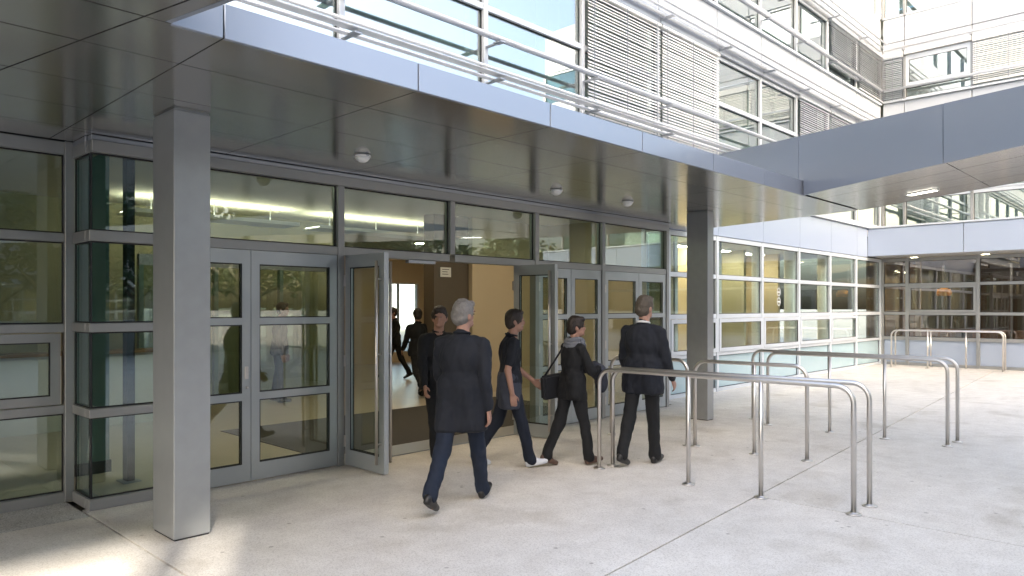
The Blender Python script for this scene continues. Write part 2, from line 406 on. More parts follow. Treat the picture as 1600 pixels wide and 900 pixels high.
for ya, yb in zip(fx, fx[1:]):
    mesh('fascia_panel', [(XF - XD, ya - .008, 3.125), (XF - XD, yb + .008, 3.125), (XF - XD, yb + .008, 3.89), (XF - XD, ya - .008, 3.89), (XF - XD + .04, ya - .008, 3.125), (XF - XD + .04, yb + .008, 3.125), (XF - XD + .04, yb + .008, 3.89), (XF - XD + .04, ya - .008, 3.89)],
         [(0, 1, 2, 3), (4, 7, 6, 5), (0, 4, 5, 1), (3, 2, 6, 7), (0, 3, 7, 4), (1, 5, 6, 2)], 'blue_panel', sw)
    box('soffit_panel', (XF - XD + .045, yb + .004, 3.125), (-.06, ya - .004, 3.145), 'wall_grey', sw)
box('ledge', (XF - XD - .03, -6, 3.905), (.0, 7.10, 3.95), 'white_frame', sw)
yu = [7.08, 6.50, 4.80, 3.10, 1.40, -.3, -2.0, -3.7, -6.0]
for y in yu: wd.mullion(-y, 3.97, 6.70, .075, .05); wd.mullion(-y, 7.72, 8.98, .075, .05); wd.mullion(-y, 10.16, 11.4, .075, .05)
wd.fm = 'white_frame'; wd.gl = 'glass_upper'
for i, (ya, yb) in enumerate(zip(yu, yu[1:])):
    a, b = -ya + .0375, -yb - .0375
    for z in (4.02, 4.85, 6.66, 7.745, 8.955, 10.19, 11.4): wd.transom(a, b, z, .08 if z < 6 else .06)
    wd.pane(a, b, 4.06, 4.81); wd.pane(a, b, 4.89, 6.63)
    if i == 1: wd.window(a + .002, b - .002, 8.10, 8.92, .08, .05); wd.transom(a, b, 8.06, .05); wd.pane(a, b, 7.78, 8.03)
    else: wd.pane(a, b, 7.78, 8.92)
    wd.pane(a, b, 10.22, 11.36)
    wd.place('spandrel_panel', a - .027, b + .027, 6.72, 7.66, -.09, .05, 'white_panel')
    wd.place('spandrel_panel', a - .027, b + .027, 9.16, 9.42, -.09, .05, 'white_panel')
    wd.place('spandrel_panel', a - .027, b + .027, 9.44, 10.14, -.09, .05, 'white_panel')
    wd.place('spandrel_panel', a - .027, b + .027, 11.46, 13.2, -.09, .05, 'white_panel')
    wd.place('blind_box', a - .03, b + .03, 9.0, 9.13, -.06, .12, 'blind')
box('ledge', (-.13, -6, 7.675), (.05, 7.05, 7.715), 'white_frame', sw)
for z, off in ((8.02, .2), (4.9, .2), (9.17, .28)):
    tube('sunshade_rail', [(-off, -6, z), (-off, 7.0, z)], .034, 'tube_white', sw)
    for y in yu: box('bracket', (-off, y - .018, z - .05), (-.055, y + .018, z - .032), 'tube_grey', sw)
blind(wd, -7.08, -6.50, 8.97, 7.75, 36, 'blind_dark'); blind(wd, -4.80, -3.10, 8.97, 7.85, 40, 'blind')
blind(wd, -3.10, -1.40, 8.97, 7.85, 40, 'blind')

# ------------------------------------------------------------------ entrance vestibule
ev = empty('entrance_vestibule', (1.92, YB, 0), label='grey framed glass entrance box with a row of doors under the canopy', cat='entrance')
we = Wall(ev, (0, YB), (1, 0), 'frame', 'glass_entry')
xe = [1.96, 2.77, 4.303, 5.871, 7.403, 8.907, 10.70]
HT = 2.275       # head transom centre
for i, x in enumerate(xe):
    if i == 0: continue                                           # glass meets glass at this corner
    if i == 3: we.mullion(x, HT + .045, 2.965, .075, .045)        # no post in the open doorway
    else: we.mullion(x, 0, 2.965, .08, .045)
for i, (a, b) in enumerate(zip(xe, xe[1:])):
    a += .04; b -= .04
    if i == 0: a = 1.905
    we.transom(a, b, HT, .09)
    we.pane(a + (.02 if i == 0 else 0), b, HT + .045, 2.965)
we.place('head_rail', 1.92, 10.74, 2.966, 3.065, -.08, .05, 'frame')
we.place('top_flashing', 1.92, 10.74, 3.066, SOF - .002, -.06, .03, 'tube_grey')
a, b = 1.905, xe[1] - .04
for z, h in ((.045, .09), (.80, .075), (1.51, .075)): we.transom(a, b, z, h)
a += .02
we.pane(a, b, .09, .7625); we.pane(a, b, .8375, 1.4725); we.pane(a, b, 1.5475, HT - .045)
# glazed returns to the set back walls
for xr, sgn in ((1.92, 1), (10.74, -1)):
    wr = Wall(ev, (xr, 0), (0, -sgn), 'frame', 'glass_entry')
    ya, yb = (-(YC - .05), -(YB + .076)) if sgn > 0 else ((YB + .09), (YC - .09))
    for z, h in ((.045, .09), (.80, .075), (1.51, .075), (HT, .09), (3.015, .1)): wr.transom(ya, yb, z, h, .018)
    for z0, z1 in ((.09, .7625), (.8375, 1.4725), (1.5475, HT - .045), (HT + .045, 2.965)): wr.pane(ya, yb + (.04 if sgn > 0 else 0), z0, z1)
    wr.place('top_flashing', ya, yb, 3.066, SOF - .002, -.06, .015, 'tube_grey')

def door(hx, hy, ang, wdt, handle=0, name='door', bars=True, hand_side=1):
    """door leaf: stiles and rails in one mesh, panes, pull handle and hinges as its parts. Local x runs from the hinge."""
    st, tp, bt, h, th = .085, .13, .165, 2.215, .055
    bm = bmesh.new()
    def c(x0, x1, z0, z1):
        bmesh.ops.create_cube(bm, size=1, matrix=Matrix.Translation(((x0 + x1) / 2, 0, (z0 + z1) / 2)) @ Matrix.Diagonal((x1 - x0, th, z1 - z0, 1)))
    c(0, st, 0, h); c(wdt - st, wdt, 0, h); c(st, wdt - st, 0, bt); c(st, wdt - st, h - tp, h)
    zs = [bt, h - tp]
    if bars:
        c(st, wdt - st, .775, .845); c(st, wdt - st, 1.50, 1.565); zs = [bt, .775, .845, 1.50, 1.565, h - tp]
    me = bpy.data.meshes.new('leaf'); bm.to_mesh(me); bm.free(); me.materials.append(M['door_frame'])
    o = link(name, me, ev, (hx, hy, .012), (0, 0, ang)); o.matrix_parent_inverse = Matrix.Translation(ev.location).inverted()
    for z0, z1 in zip(zs[::2], zs[1::2]):
        box('pane', (st, -.005, z0), (wdt - st, .005, z1), 'glass_door', o)
        for s2 in (-1, 1):
            for x0, x1, y0, y1 in ((st, wdt - st, z0, z0 + .01), (st, wdt - st, z1 - .01, z1), (st, st + .01, z0 + .01, z1 - .01), (wdt - st - .01, wdt - st, z0 + .01, z1 - .01)):
                box('gasket', (x0, s2 * .016, y0), (x1, s2 * .022, y1), 'gasket', o)
    for z in (.25, 1.1, 1.95): box('hinge', (-.012, -.045, z - .06), (.012, -.029, z + .06), 'stainless', o)
    if handle:
        for s2 in ((-1, 1) if handle == 2 else (-1,)):
            yy = s2 * .085
            tube('pull_handle', [(wdt - .05, yy, .10), (wdt - .05, yy, 2.13)], .016, 'stainless', o)
            for z in (.3, 1.2, 1.95): tube('handle_stay', [(wdt - .05, yy, z), (wdt - .05, s2 * .027, z)], .008, 'stainless', o, 8)
    else:
        box('lock', (wdt - .06, -.036, .98), (wdt - .025, -.028, 1.10), 'stainless', o, .003)
        lathe('lock_cylinder', [(.012, 0), (.012, .012), (.006, .014)], 'stainless', o, (wdt - .042, -.036, .90)).rotation_euler.x = R(90)
    return o
Z180 = math.pi
door(2.815, YB, 0, .487); door(4.258, YB, Z180, .950, hand_side=-1)
door(7.448, YB, 0, .695); door(8.862, YB, Z180, .712)
door(8.952, YB, 0, .905); door(10.655, YB, Z180, .790)
door(4.372, YB - .05, R(-90.5), .70, 2, bars=False)
dl = door(6.955, YB - .05, R(-83.5), .655, 2, bars=False)
box('floor_closer', (5.2, YB - .04, 2.19), (5.6, YB + .02, 2.225), 'tube_grey', None).parent = ev
bpy.data.objects['floor_closer'].name = 'door_closer'; bpy.data.objects['door_closer'].matrix_parent_inverse = Matrix.Translation(ev.location).inverted()

# ------------------------------------------------------------------ canopy
cp = empty('entrance_canopy', (1.5, YF, SOF), label='flat grey metal canopy over the entrance doors with pale blue edge panels', cat='canopy')
def inv(o, p): o.parent = p; o.matrix_parent_inverse = Matrix.Translation(p.location).inverted(); return o
xj = [1.727, 3.04, 4.369, 5.66, 6.979, 8.19, 9.30]
yj = [YF, 4.38, 5.16, 5.86, 6.54, YC - .0]
g = .004
def poly_panel(name, poly, z0, z1, m, parent, g=.004):
    """inset a convex polygon by g and extrude it."""
    n = len(poly); cx = sum(p[0] for p in poly) / n; cy = sum(p[1] for p in poly) / n; q = []
    for i in range(n):
        p0, p1, p2 = Vector(poly[i - 1]), Vector(poly[i]), Vector(poly[(i + 1) % n])
        e1 = (p1 - p0).normalized(); e2 = (p2 - p1).normalized()
        n1 = Vector((-e1.y, e1.x)); n2 = Vector((-e2.y, e2.x))
        if n1.dot(Vector((cx, cy)) - p1) < 0: n1 = -n1
        if n2.dot(Vector((cx, cy)) - p1) < 0: n2 = -n2
        d = n1 + n2; q.append(tuple(p1 + d * (g / max(.2, 1 + n1.dot(n2)))))
    return inv(prism(name, q, z0, z1, m), parent)
def rx(y): return 11.30 + (y - 3.79) * .245         # skewed right hand end of the canopy
xs_ = xj + [10.6]
for i in range(len(yj) - 1):
    y0, y1 = yj[i], yj[i + 1]
    yy1 = y1 if y1 < 7 else 6.64
    for a, b in zip(xs_, xs_[1:]):
        if b > 9.5 and y1 > 6.6: yy = YC - .06
        poly_panel('soffit_panel', [(a, y0), (b, y0), (b, yy1), (a, yy1)], SOF, SOF + .02, 'soffit', cp)
    poly_panel('soffit_panel', [(10.6, y0), (rx(y0), y0), (rx(yy1), yy1), (10.6, yy1)], SOF, SOF + .02, 'soffit', cp)
poly_panel('soffit_panel', [(10.8, 6.64), (rx(6.64), 6.64), (rx(7.1), 7.1), (10.8, 7.1)], SOF, SOF + .02, 'soffit', cp)
# left arm in front of the set back glazing
def lx(y): return 1.40 + (3.44 - y) * .205
for y0, y1 in ((2.95, 3.79), (3.79, 4.38), (4.38, 5.16), (5.16, 5.86), (5.86, 6.54), (6.54, 7.10)):
    if y0 >= 3.78: poly_panel('soffit_panel', [(lx(y0), y0), (1.727, y0), (1.727, y1), (lx(y1), y1)], SOF, SOF + .02, 'soffit', cp)
    else: poly_panel('soffit_panel', [(lx(y0), y0), (1.615, y0), (1.452, y1), (lx(y1), y1)], SOF, SOF + .02, 'soffit', cp)
    for k in range(3):
        wv = 2.1; a0, a1 = lx(y0) - k * wv, lx(y1) - k * wv
        poly_panel('soffit_panel', [(a0 - wv, y0), (a0, y0), (a1, y1), (a1 - wv, y1)], SOF, SOF + .02, 'soffit', cp, .007 if k == 0 else .004)
poly_panel('soffit_panel', [(1.727, 6.64), (1.925, 6.64), (1.925, 7.1), (1.727, 7.1)], SOF, SOF + .02, 'soffit', cp)
inv(prism('roof_deck', [(-5.2, 3.0), (1.59, 3.0), (1.46, 3.83), (9.35, 3.83), (11.27, 3.83), (12.1, 7.08), (10.78, 7.08), (10.78, 6.6), (1.9, 6.6), (1.9, 7.08), (-5.2, 7.08)], SOF + .022, FTOP - .03, 'core'), cp)
inv(prism('roof_membrane', [(-5.18, 3.0), (1.59, 3.0), (1.46, 3.83), (9.35, 3.83), (11.2, 3.83), (12.05, 7.08), (-5.18, 7.08)], FTOP - .028, FTOP - .01, 'wall_grey'), cp)
for a, b in zip([1.452] + xj, xj + [9.36]):
    inv(box('fascia_panel', (a + g, YF, SOF - .001), (b - g, YF + .03, FTOP), 'fascia', None, .003), cp)
for ya, yb in ((2.95, 3.79),):
    xa, xb = 1.615, 1.452
    inv(mesh('fascia_panel', [(xa, ya, SOF - .001), (xb, yb - .01, SOF - .001), (xb, yb - .01, FTOP), (xa, ya, FTOP), (xa - .03, ya, SOF - .001), (xb - .03, yb - .01, SOF - .001), (xb - .03, yb - .01, FTOP), (xa - .03, ya, FTOP)],
         [(0, 1, 2, 3), (4, 7, 6, 5), (0, 4, 5, 1), (3, 2, 6, 7), (0, 3, 7, 4), (1, 5, 6, 2)], 'fascia'), cp)
inv(box('fascia_panel', (-5.2, 2.92, SOF - .001), (1.62, 2.945, FTOP), 'fascia', None), cp)

# ------------------------------------------------------------------ walkway canopy (skewed bridge on the right)
A0 = Vector((9.25, 3.75)); dirb = Vector((7.744 - 9.25, 1.21 - 3.75)).normalized(); nb = Vector((-dirb.y, dirb.x))   # nb points to the far side (+x)
if nb.x < 0: nb = -nb
wc_ = empty('walkway_canopy', (A0.x, A0.y, SOF), label='deep blue grey walkway canopy running off from the entrance canopy at an angle', cat='canopy')
def ztop(t): return 3.868 - .0795 * t if t < 6 else 3.391
def near(t): return A0 + dirb * t
def fpan(t0, t1):
    p0, p1 = near(t0 + .006), near(t1 - .006); b = nb * .03
    v = [(p0.x, p0.y, SOF - .002), (p1.x, p1.y, SOF - .002), (p1.x, p1.y, ztop(t1)), (p0.x, p0.y, ztop(t0))]
    v += [(x + b.x, y + b.y, z) for x, y, z in v]
    inv(mesh('fascia_panel', v, [(0, 1, 2, 3), (4, 7, 6, 5), (0, 4, 5, 1), (3, 2, 6, 7), (0, 3, 7, 4), (1, 5, 6, 2)], 'fascia'), wc_)
# part standing on the entrance canopy roof, then module by module outwards
def fpan_roof(t0, t1):
    p0, p1 = near(t0 + .006), near(t1 - .006); b = nb * .03; zb = FTOP + .004
    v = [(p0.x, p0.y, zb), (p1.x, p1.y, zb), (p1.x, p1.y, ztop(t1)), (p0.x, p0.y, ztop(t0))]; v += [(x + b.x, y + b.y, z) for x, y, z in v]
    inv(mesh('fascia_panel', v, [(0, 1, 2, 3), (4, 7, 6, 5), (0, 4, 5, 1), (3, 2, 6, 7), (0, 3, 7, 4), (1, 5, 6, 2)], 'fascia'), wc_)
fpan_roof(-2.36, -.13)
def ppan(tz):
    v = [(near(t).x, near(t).y, z) for t, z in tz]; n = len(v); b = nb * .03; v += [(x + b.x, y + b.y, z) for x, y, z in v]
    f = [tuple(range(n)), tuple(range(n, 2 * n))[::-1]] + [(i, (i + 1) % n, n + (i + 1) % n, n + i) for i in range(n)]
    inv(mesh('fascia_panel', v, f, 'fascia'), wc_)
ppan([(-.118, FTOP + .004), (-.03, FTOP + .004), (-.03, SOF - .002), (2.094, SOF - .002), (2.094, ztop(2.1)), (-.118, ztop(-.12))])
for k in range(4): fpan(2.10 + 2.23 * k, 4.33 + 2.23 * k)
def far(t): return Vector((11.32, 3.79)) + dirb * t
def at_y(base, y): t = (base.y - y) / -dirb.y; return base.x + dirb.x * t
F0 = Vector((11.32, 3.79))
rows = [3.74, 1.92, .09, -1.74, -3.57]
for y0, y1 in zip(rows, rows[1:]):
    for k in range(4):
        f0, f1 = k / 4, (k + 1) / 4
        n0, n1 = at_y(A0, y0), at_y(A0, y1); q0, q1 = at_y(F0, y0), at_y(F0, y1)
        poly_panel('soffit_panel', [(n0 + (q0 - n0) * f0, y0), (n0 + (q0 - n0) * f1, y0), (n1 + (q1 - n1) * f1, y1), (n1 + (q1 - n1) * f0, y1)], SOF, SOF + .02, 'soffit', wc_, .005 if k in (0, 3) else .003)
inv(prism('roof_deck', [(at_y(A0, 3.74) + .05, 3.74), (at_y(F0, 3.74) - .03, 3.74), (at_y(F0, -3.57) - .03, -3.57), (at_y(A0, -3.57) + .05, -3.57)], SOF + .022, SOF + .27, 'core'), wc_)
q0, q1 = Vector((at_y(F0, 3.78), 3.78)), Vector((at_y(F0, -3.57), -3.57))
inv(mesh('edge_panel', [(q0.x, q0.y, SOF), (q1.x, q1.y, SOF), (q1.x, q1.y, SOF + .3), (q0.x, q0.y, SOF + .3), (q0.x - .025, q0.y, SOF), (q1.x - .025, q1.y, SOF), (q1.x - .025, q1.y, SOF + .3), (q0.x - .025, q0.y, SOF + .3)],
     [(0, 1, 2, 3), (4, 7, 6, 5), (0, 4, 5, 1), (3, 2, 6, 7), (0, 3, 7, 4), (1, 5, 6, 2)], 'fascia'), wc_)
sp = empty('strip_lamp', (10.05, 2.62, SOF - .001), math.atan2(dirb.y, dirb.x), label='slim lit strip lamp set into the soffit of the angled walkway canopy', cat='lamp')
box('housing', (-.22, -.05, -.010), (.22, .05, 0), 'lamp_white', sp); box('diffuser', (-.20, -.033, -.015), (.20, .033, -.0105), 'lamp_cool', sp)

# ------------------------------------------------------------------ columns
def column(x0, x1, y0, y1, label):
    c = empty('column', ((x0 + x1) / 2, (y0 + y1) / 2, 0), label=label, cat='column', group='canopy columns')
    dx, dy = (x1 - x0) / 2, (y1 - y0) / 2
    box('shaft', (-dx, -dy, .012), (dx, dy, SOF - .012), 'column_paint', c, .004)
    box('base_joint', (-dx + .008, -dy + .008, .0), (dx - .008, dy - .008, .0115), 'gasket', c)
    box('head_joint', (-dx + .008, -dy + .008, SOF - .0115), (dx - .008, dy - .008, SOF - .001), 'column_paint', c)
column(2.075, 2.34, 5.36, 5.755, 'square grey column standing in front of the glazed corner left of the double door')
column(9.765, 9.945, 5.40, 5.75, 'grey column standing past the last doors behind the steel barriers')

# ------------------------------------------------------------------ soffit lamps
def soffit_lamp(x, y, label):
    c = empty('ceiling_lamp', (x, y, SOF), label=label, cat='lamp', group='round lamps on the canopy soffit')
    lathe('base_ring', [(.06, 0), (.078, -.004), (.080, -.018), (.074, -.022)], 'lamp_white', c)
    lathe('dome', [(.070, -.0222), (.067, -.035), (.052, -.055), (.030, -.068), (.008, -.072)], 'lamp_white', c)
    box('clip', (-.012, -.086, -.02), (.012, -.078, -.006), 'tube_grey', c)
soffit_lamp(3.952, 5.76, 'small white domed lamp under the canopy above the open door leaf by the double door')
soffit_lamp(6.747, 5.76, 'small white domed lamp under the canopy above the middle of the door row')
soffit_lamp(8.154, 5.70, 'small white domed lamp under the canopy nearest the far column')

# ------------------------------------------------------------------ barriers
def barrier(p0, p1, posts, label, group, h=1.055, r=.0215):
    p0, p1 = Vector(p0), Vector(p1); L = (p1 - p0).length; d = (p1 - p0).normalized()
    b = empty('barrier_rail', (p0.x, p0.y, 0), math.atan2(d.y, d.x), label=label, cat='railing', group=group)
    rb = .14; pts = [(0, 0, .012)]; top = h - r
    for k in range(9):
        a = math.pi / 2 * k / 8; pts.append((rb - rb * math.cos(a), 0, top - rb + rb * math.sin(a)))
    for k in range(9):
        a = math.pi / 2 * k / 8; pts.append((L - rb + rb * math.sin(a), 0, top - rb + rb * math.cos(a)))
    pts.append((L, 0, .012)); tube('rail_tube', pts, r, 'stainless', b, 16)
    for q in posts: tube('post', [(q, 0, .012), (q, 0, top - .005)], r * .96, 'stainless', b, 14)
    for q in [0, L] + list(posts):
        lathe('base_flange', [(.060, .0005), (.060, .010), (.054, .0125), (.030, .013), (.028, .02)], 'stainless', b, (q, 0, 0))
gp = 'stainless steel queue barriers in front of the doors'
barrier((6.10, 4.62), (6.175, 2.108), [1.03, 1.738], 'steel tube barrier with two uneven middle posts in front of the suited man', gp)
barrier((6.31, 4.60), (6.525, 2.10), [], 'long steel tube barrier without middle posts, second behind the suited man\'s rail', gp)
barrier((7.87, 4.52), (7.965, 3.206), [.73], 'short steel tube barrier standing in the middle row between two longer pairs', gp)
barrier((7.86, 5.75), (7.86, 4.617), [], 'short steel tube barrier next to the doors, partly hidden by the suited man', gp)
barrier((10.02, 4.592), (9.984, 2.325), [.867, 1.557], 'steel tube barrier with two middle posts under the angled walkway canopy', gp)
barrier((10.40, 5.0), (10.38, 2.308), [], 'steel tube barrier running just behind the one with two middle posts', gp)
gf = 'steel railings along the far wing'
barrier((22.15, 6.55), (22.35, 3.94), [.9], 'thin steel railing in the far corner, on the court side of the pair', gf)
barrier((22.75, 6.62), (22.85, 3.98), [.9, 1.75], 'thin steel railing in the far corner, against the blue wall panels', gf)

# ------------------------------------------------------------------ interiors
lf = box('lobby_floor', (-3, YC + .02, -.02), (23.0, 19.0, -.002), 'lobby_floor', kind='structure')
box('lobby_floor_strip', (1.97, YB + .10, -.02), (10.7, YC + .019, -.0022), 'lobby_floor', kind='structure')
tag(box('entrance_mat', (4.37, YB + .44, -.001), (9.6, 9.7, .006), 'mat_fibre'), 'wide dark fibre mat on the lobby floor behind the open doors', 'mat')
tag(box('mat_strip', (4.37, YB + .425, -.001), (9.6, YB + .438, .010), 'stainless'), 'thin metal edge strip at the front of the dark lobby mat', 'strip')
def st_wall(name, a, b, m): return box(name, a, b, m, kind='structure')
st_wall('bulkhead_left', (-3, YC + .03, 3.112), (1.93, YC + .14, 3.7), 'core'); st_wall('bulkhead_entrance', (1.93, YB + .06, 3.07), (10.74, YB + .125, 3.5), 'core'); st_wall('bulkhead_right', (10.74, YC + .06, 3.06), (23, YC + .13, 3.72), 'core')
st_wall('lobby_ceiling', (-3, YB + .13, 3.42), (12.0, 19.0, 3.5), 'lobby_ceiling')
st_wall('passage_ceiling', (12.0, 11.65, 3.42), (17.0, 19.0, 3.5), 'lobby_ceiling'); st_wall('wall_passage_east', (16.9, 11.6, 0), (17.0, 18.0, 3.42), 'lobby_wall')
st_wall('wall_lobby_back', (-3, 13.2, 0), (8.35, 13.35, 3.42), 'olive_wall')
st_wall('wall_lobby_passage', (8.2, 13.352, 0), (8.35, 18.0, 3.42), 'lobby_wall')
st_wall('wall_far_left', (8.35, 18.0, 0), (13.15, 18.2, 3.42), 'lobby_wall'); st_wall('wall_far_right', (14.45, 18.0, 0), (17, 18.2, 3.42), 'lobby_wall')
st_wall('wall_far_above', (13.15, 18.0, 2.42), (14.45, 18.2, 3.42), 'lobby_wall'); st_wall('wall_far_below', (13.15, 18.0, 0), (14.45, 18.2, .30), 'lobby_wall')
st_wall('wall_partition_brown', (8.75, 10.45, 0), (9.62, 10.75, 3.42), 'brown_wall')
st_wall('wall_partition_beige', (9.63, 10.35, 0), (11.95, 10.6, 3.42), 'lobby_wall')
st_wall('wall_lobby_end', (11.85, YC + .15, 0), (11.95, 10.34, 3.42), 'lobby_wall')
st_wall('wall_lobby_west', (-3.1, YC + .15, 0), (-3.0, 13.2, 3.42), 'red_wall')
st_wall('wall_red_screen', (-1.2, 8.9, 0), (1.3, 9.0, 1.9), 'red_wall')
for i in range(5): box('far_ground_wall', (8, 20.5 + i, 0), (8.01, 20.51 + i, .01), 'earth', kind='structure') if False else None
tag(box('window_backdrop', (26, 45, -.05), (44, 45.2, 4.2), 'white_panel'), 'white panel added far outside to brighten the rear window seen through the open doors', 'wall')  # white panel added outside to make the rear window look bright
fwn = empty('rear_window', (13.8, 18.05, .3), label='bright rear window with dark bars at the end of the lobby passage', cat='window')
for x in (-.63, -.12, .61): box('bar', (x - .025, -.03, .03), (x + .025, .03, 2.09), 'brown_wall' if x < .5 else 'white_frame', fwn)
for z in (.0, 2.09): box('rail', (-.65, -.03, z), (.65, .03, z + .03), 'white_frame', fwn)
box('pane', (-.6, -.006, .03), (-.145, .006, 2.09), 'glass_door', fwn); box('pane', (-.095, -.006, .03), (.585, .006, 2.09), 'glass_door', fwn)
for k, (x0, x1) in enumerate(((3.9, 6.7), (7.1, 10.0))):
    lab = ('glowing cove lamp along the lobby ceiling seen over the double door', 'glowing cove lamp along the lobby ceiling seen over the open doorway')[k]
    c = empty('cove_lamp', (x0, 12.0, 3.42), label=lab, cat='lamp', group='cove lamps on the lobby ceiling')
    box('tray', (0, -.30, -.30), (x1 - x0, .30, -.28), 'lamp_white', c); box('lip', (0, -.315, -.30), (x1 - x0, -.301, -.24), 'lamp_white', c); box('tube', (.02, -.22, -.279), (x1 - x0 - .02, .22, -.262), 'lamp_glow', c)
    for xx in (.4, (x1 - x0) / 2, x1 - x0 - .4): tube('hanger', [(xx, 0, -.262), (xx, 0, -.001)], .008, 'tube_grey', c, 6)
for k, (x, y) in enumerate(((3.4, 8.3), (5.2, 8.4), (6.6, 8.4), (8.2, 8.4), (10.2, 8.7), (11, 12), (12.5, 15.5))):
    c = empty('downlight', (x, y, 3.42), label='small round downlight in the lobby ceiling ' + ('over the double door', 'over the left open leaf', 'over the mat centre', 'over the mat end', 'by the beige wall', 'behind the brown wall', 'in the rear passage')[k], cat='lamp', group='downlights in the lobby ceiling')
    lathe('ring', [(.17, 0), (.17, -.012), (.145, -.014)], 'lamp_white', c); lathe('lens', [(.143, -.0145), (.10, -.02), (.02, -.022)], 'lamp_down', c)
# things in the lobby
ps = empty('pillar', (2.35, 8.3, 0), label='greenish lobby pillar behind the corner glass left of the column', cat='pillar')
box('shaft', (-.16, -.16, 0), (.16, .16, 3.41), 'green_post', ps); box('skirting', (-.175, -.175, 0), (.175, .175, .12), 'gasket', ps)
ps = empty('pillar', (1.15, 8.15, 0), label='pale olive lobby pillar behind the set back glazing', cat='pillar')
box('shaft', (-.14, -.14, 0), (.14, .14, 3.41), 'olive_wall', ps); box('skirting', (-.155, -.155, 0), (.155, .155, .12), 'gasket', ps)
dp = empty('inner_post', (2.50, 7.55, 0), label='dark steel post inside the corner glass left of the column', cat='post')
box('shaft', (-.035, -.06, 0), (.035, .06, 3.41), 'gasket', dp); box('foot_plate', (-.08, -.1, 0), (.08, .1, .012), 'tube_grey', dp)
# inner glass lobby screen
isx = empty('inner_screen', (4.4, 12.75, 0), label='dark framed inner glass screen across the lobby', cat='screen')
for x in (0, 1.25, 2.5, 3.75): box('post', (x - .035, -.05, 0), (x + .035, .05, 2.55), 'green_post', isx)
box('beam', (-.035, -.051, 2.38), (3.785, .051, 2.56), 'tube_grey', isx)
for x in (0, 1.25, 2.5): box('pane', (x + .035, -.006, .08), (x + 1.215, .006, 2.38), 'glass_door', isx); box('rail', (x + .035, -.03, .0), (x + 1.215, .03, .08), 'green_post', isx)
cu = empty('reception_desk', (3.0, 11.6, 0), label='low light reception desk in front of the olive lobby wall', cat='desk')
box('front', (-1.4, -.35, 0), (1.4, -.31, 1.02), 'office_wall', cu); box('top', (-1.45, -.40, 1.021), (1.45, .1, 1.06), 'wood', cu)
for x in (-1.4, 1.36): box('side', (x, -.309, 0), (x + .04, .1, 1.02), 'office_wall', cu)
sgn = empty('notice', (9.02, 10.44, 2.34), label='small white notice high on the brown lobby wall', cat='sign')
box('board', (-.13, -.012, -.09), (.13, 0, .09), 'sign_white', sgn)
for k, wdt in enumerate((.17, .13, .15)): box('text_line', (-.09, -.0145, .045 - k * .045), (-.09 + wdt, -.0125, .057 - k * .045), 'ink', sgn)

# rooms of the right wing
st_wall('wing_ceiling', (12.0, YC + .12, 3.2), (23.0, 11.6, 3.26), 'office_wall')
st_wall('wall_wing_back', (12.0, 11.4, 0), (23.0, 11.5, 3.2), 'lobby_wall')
st_wall('wall_wing_left', (12.0, YC + .14, 0), (12.1, 11.4, 3.2), 'office_wall')
for x, m in ((15.9, 'lobby_wall'), (18.2, 'olive_wall'), (20.3, 'lobby_wall')): st_wall('wall_wing_cross', (x, 9.0, 0), (x + .12, 11.4, 3.2), m)
for k, x in enumerate((14.35, 16.35, 18.15, 20.3)):
    ps = empty('pillar', (x, 7.75, 0), label=('yellowish round pillar behind the first wing window past the column', 'round pillar behind the second wing window with the stickers', 'bright white round pillar behind the third wing window', 'round pillar behind the fourth wing window')[k], cat='pillar', group='pillars inside the wing')
    lathe('shaft', [(.13, 0), (.13, 3.19)], 'office_wall', ps); lathe('collar', [(.15, 0), (.15, .08), (.135, .09)], 'tube_grey', ps)
for k, x in enumerate((16.9, 19.0, 20.9)):
    c = empty('cupboard', (x, 11.1, 0), label=('dark brown cupboard in the room behind the stickered window', 'tall dark cupboard in the room behind the third wing window', 'tall dark cupboard in the room behind the fourth wing window')[k], cat='cupboard')
    box('body', (-.6, -.3, 0), (.6, .28, 2.3), 'brown_wall', c); box('door', (-.595, -.325, .05), (-.005, -.302, 2.25), 'brown_wall', c); box('door', (.005, -.325, .05), (.595, -.302, 2.25), 'brown_wall', c)
bs = empty('bookcase', (13.2, 9.0, 0), label='low bookcase full of spines behind the first wing window', cat='bookcase')
box('back', (-.8, .15, 0), (.8, .18, 1.5), 'wood', bs)
for z in (0, .45, .95, 1.47): box('shelf', (-.8, -.15, z), (.8, .149, z + .03), 'wood', bs)
x = -.76
for zb in (.48, .98):
    x = -.76
    while x < .72:
        wv = random.uniform(.025, .06); box('book', (x, -.12, zb + .001), (x + wv - .002, .10, zb + random.uniform(.28, .40)), random.choice(['wood_warm', 'office_wall', 'brown_wall', 'olive_wall', 'red_wall', 'sign_white']), bs); x += wv
for k in range(4):
    x = 13.2 + 2.0 * k
    c = empty('room_light', (x, 9.3, 3.2), label='lit office lamp on the wing ceiling behind window bay %s past the column' % ('one', 'two', 'three', 'four')[k], cat='lamp', group='office lamps in the wing')
    box('housing', (-.6, -.16, -.05), (.6, .16, -.001), 'lamp_white', c); box('diffuser', (-.58, -.14, -.06), (.58, .14, -.051), 'lamp_wing', c)
# round stickers on the second wing window
sk = empty('window_sticker', (16.24, YC + .012, 1.92), label='pair of round white pictogram stickers on the second wing window', cat='sticker')
for zc in (.11, -.11):
    v = []; f = []
    for k in range(24):
        a = 2 * math.pi * k / 24
        for r in (.095, .075): v.append((r * math.cos(a), 0, zc + r * math.sin(a)))
    f = [(2 * k, 2 * ((k + 1) % 24), 2 * ((k + 1) % 24) + 1, 2 * k + 1) for k in range(24)]
    mesh('ring', v, f, 'sign_white', sk)
    box('bar', (-.06, -.001, zc - .02), (.06, .001, zc + .012), 'sign_white', sk)

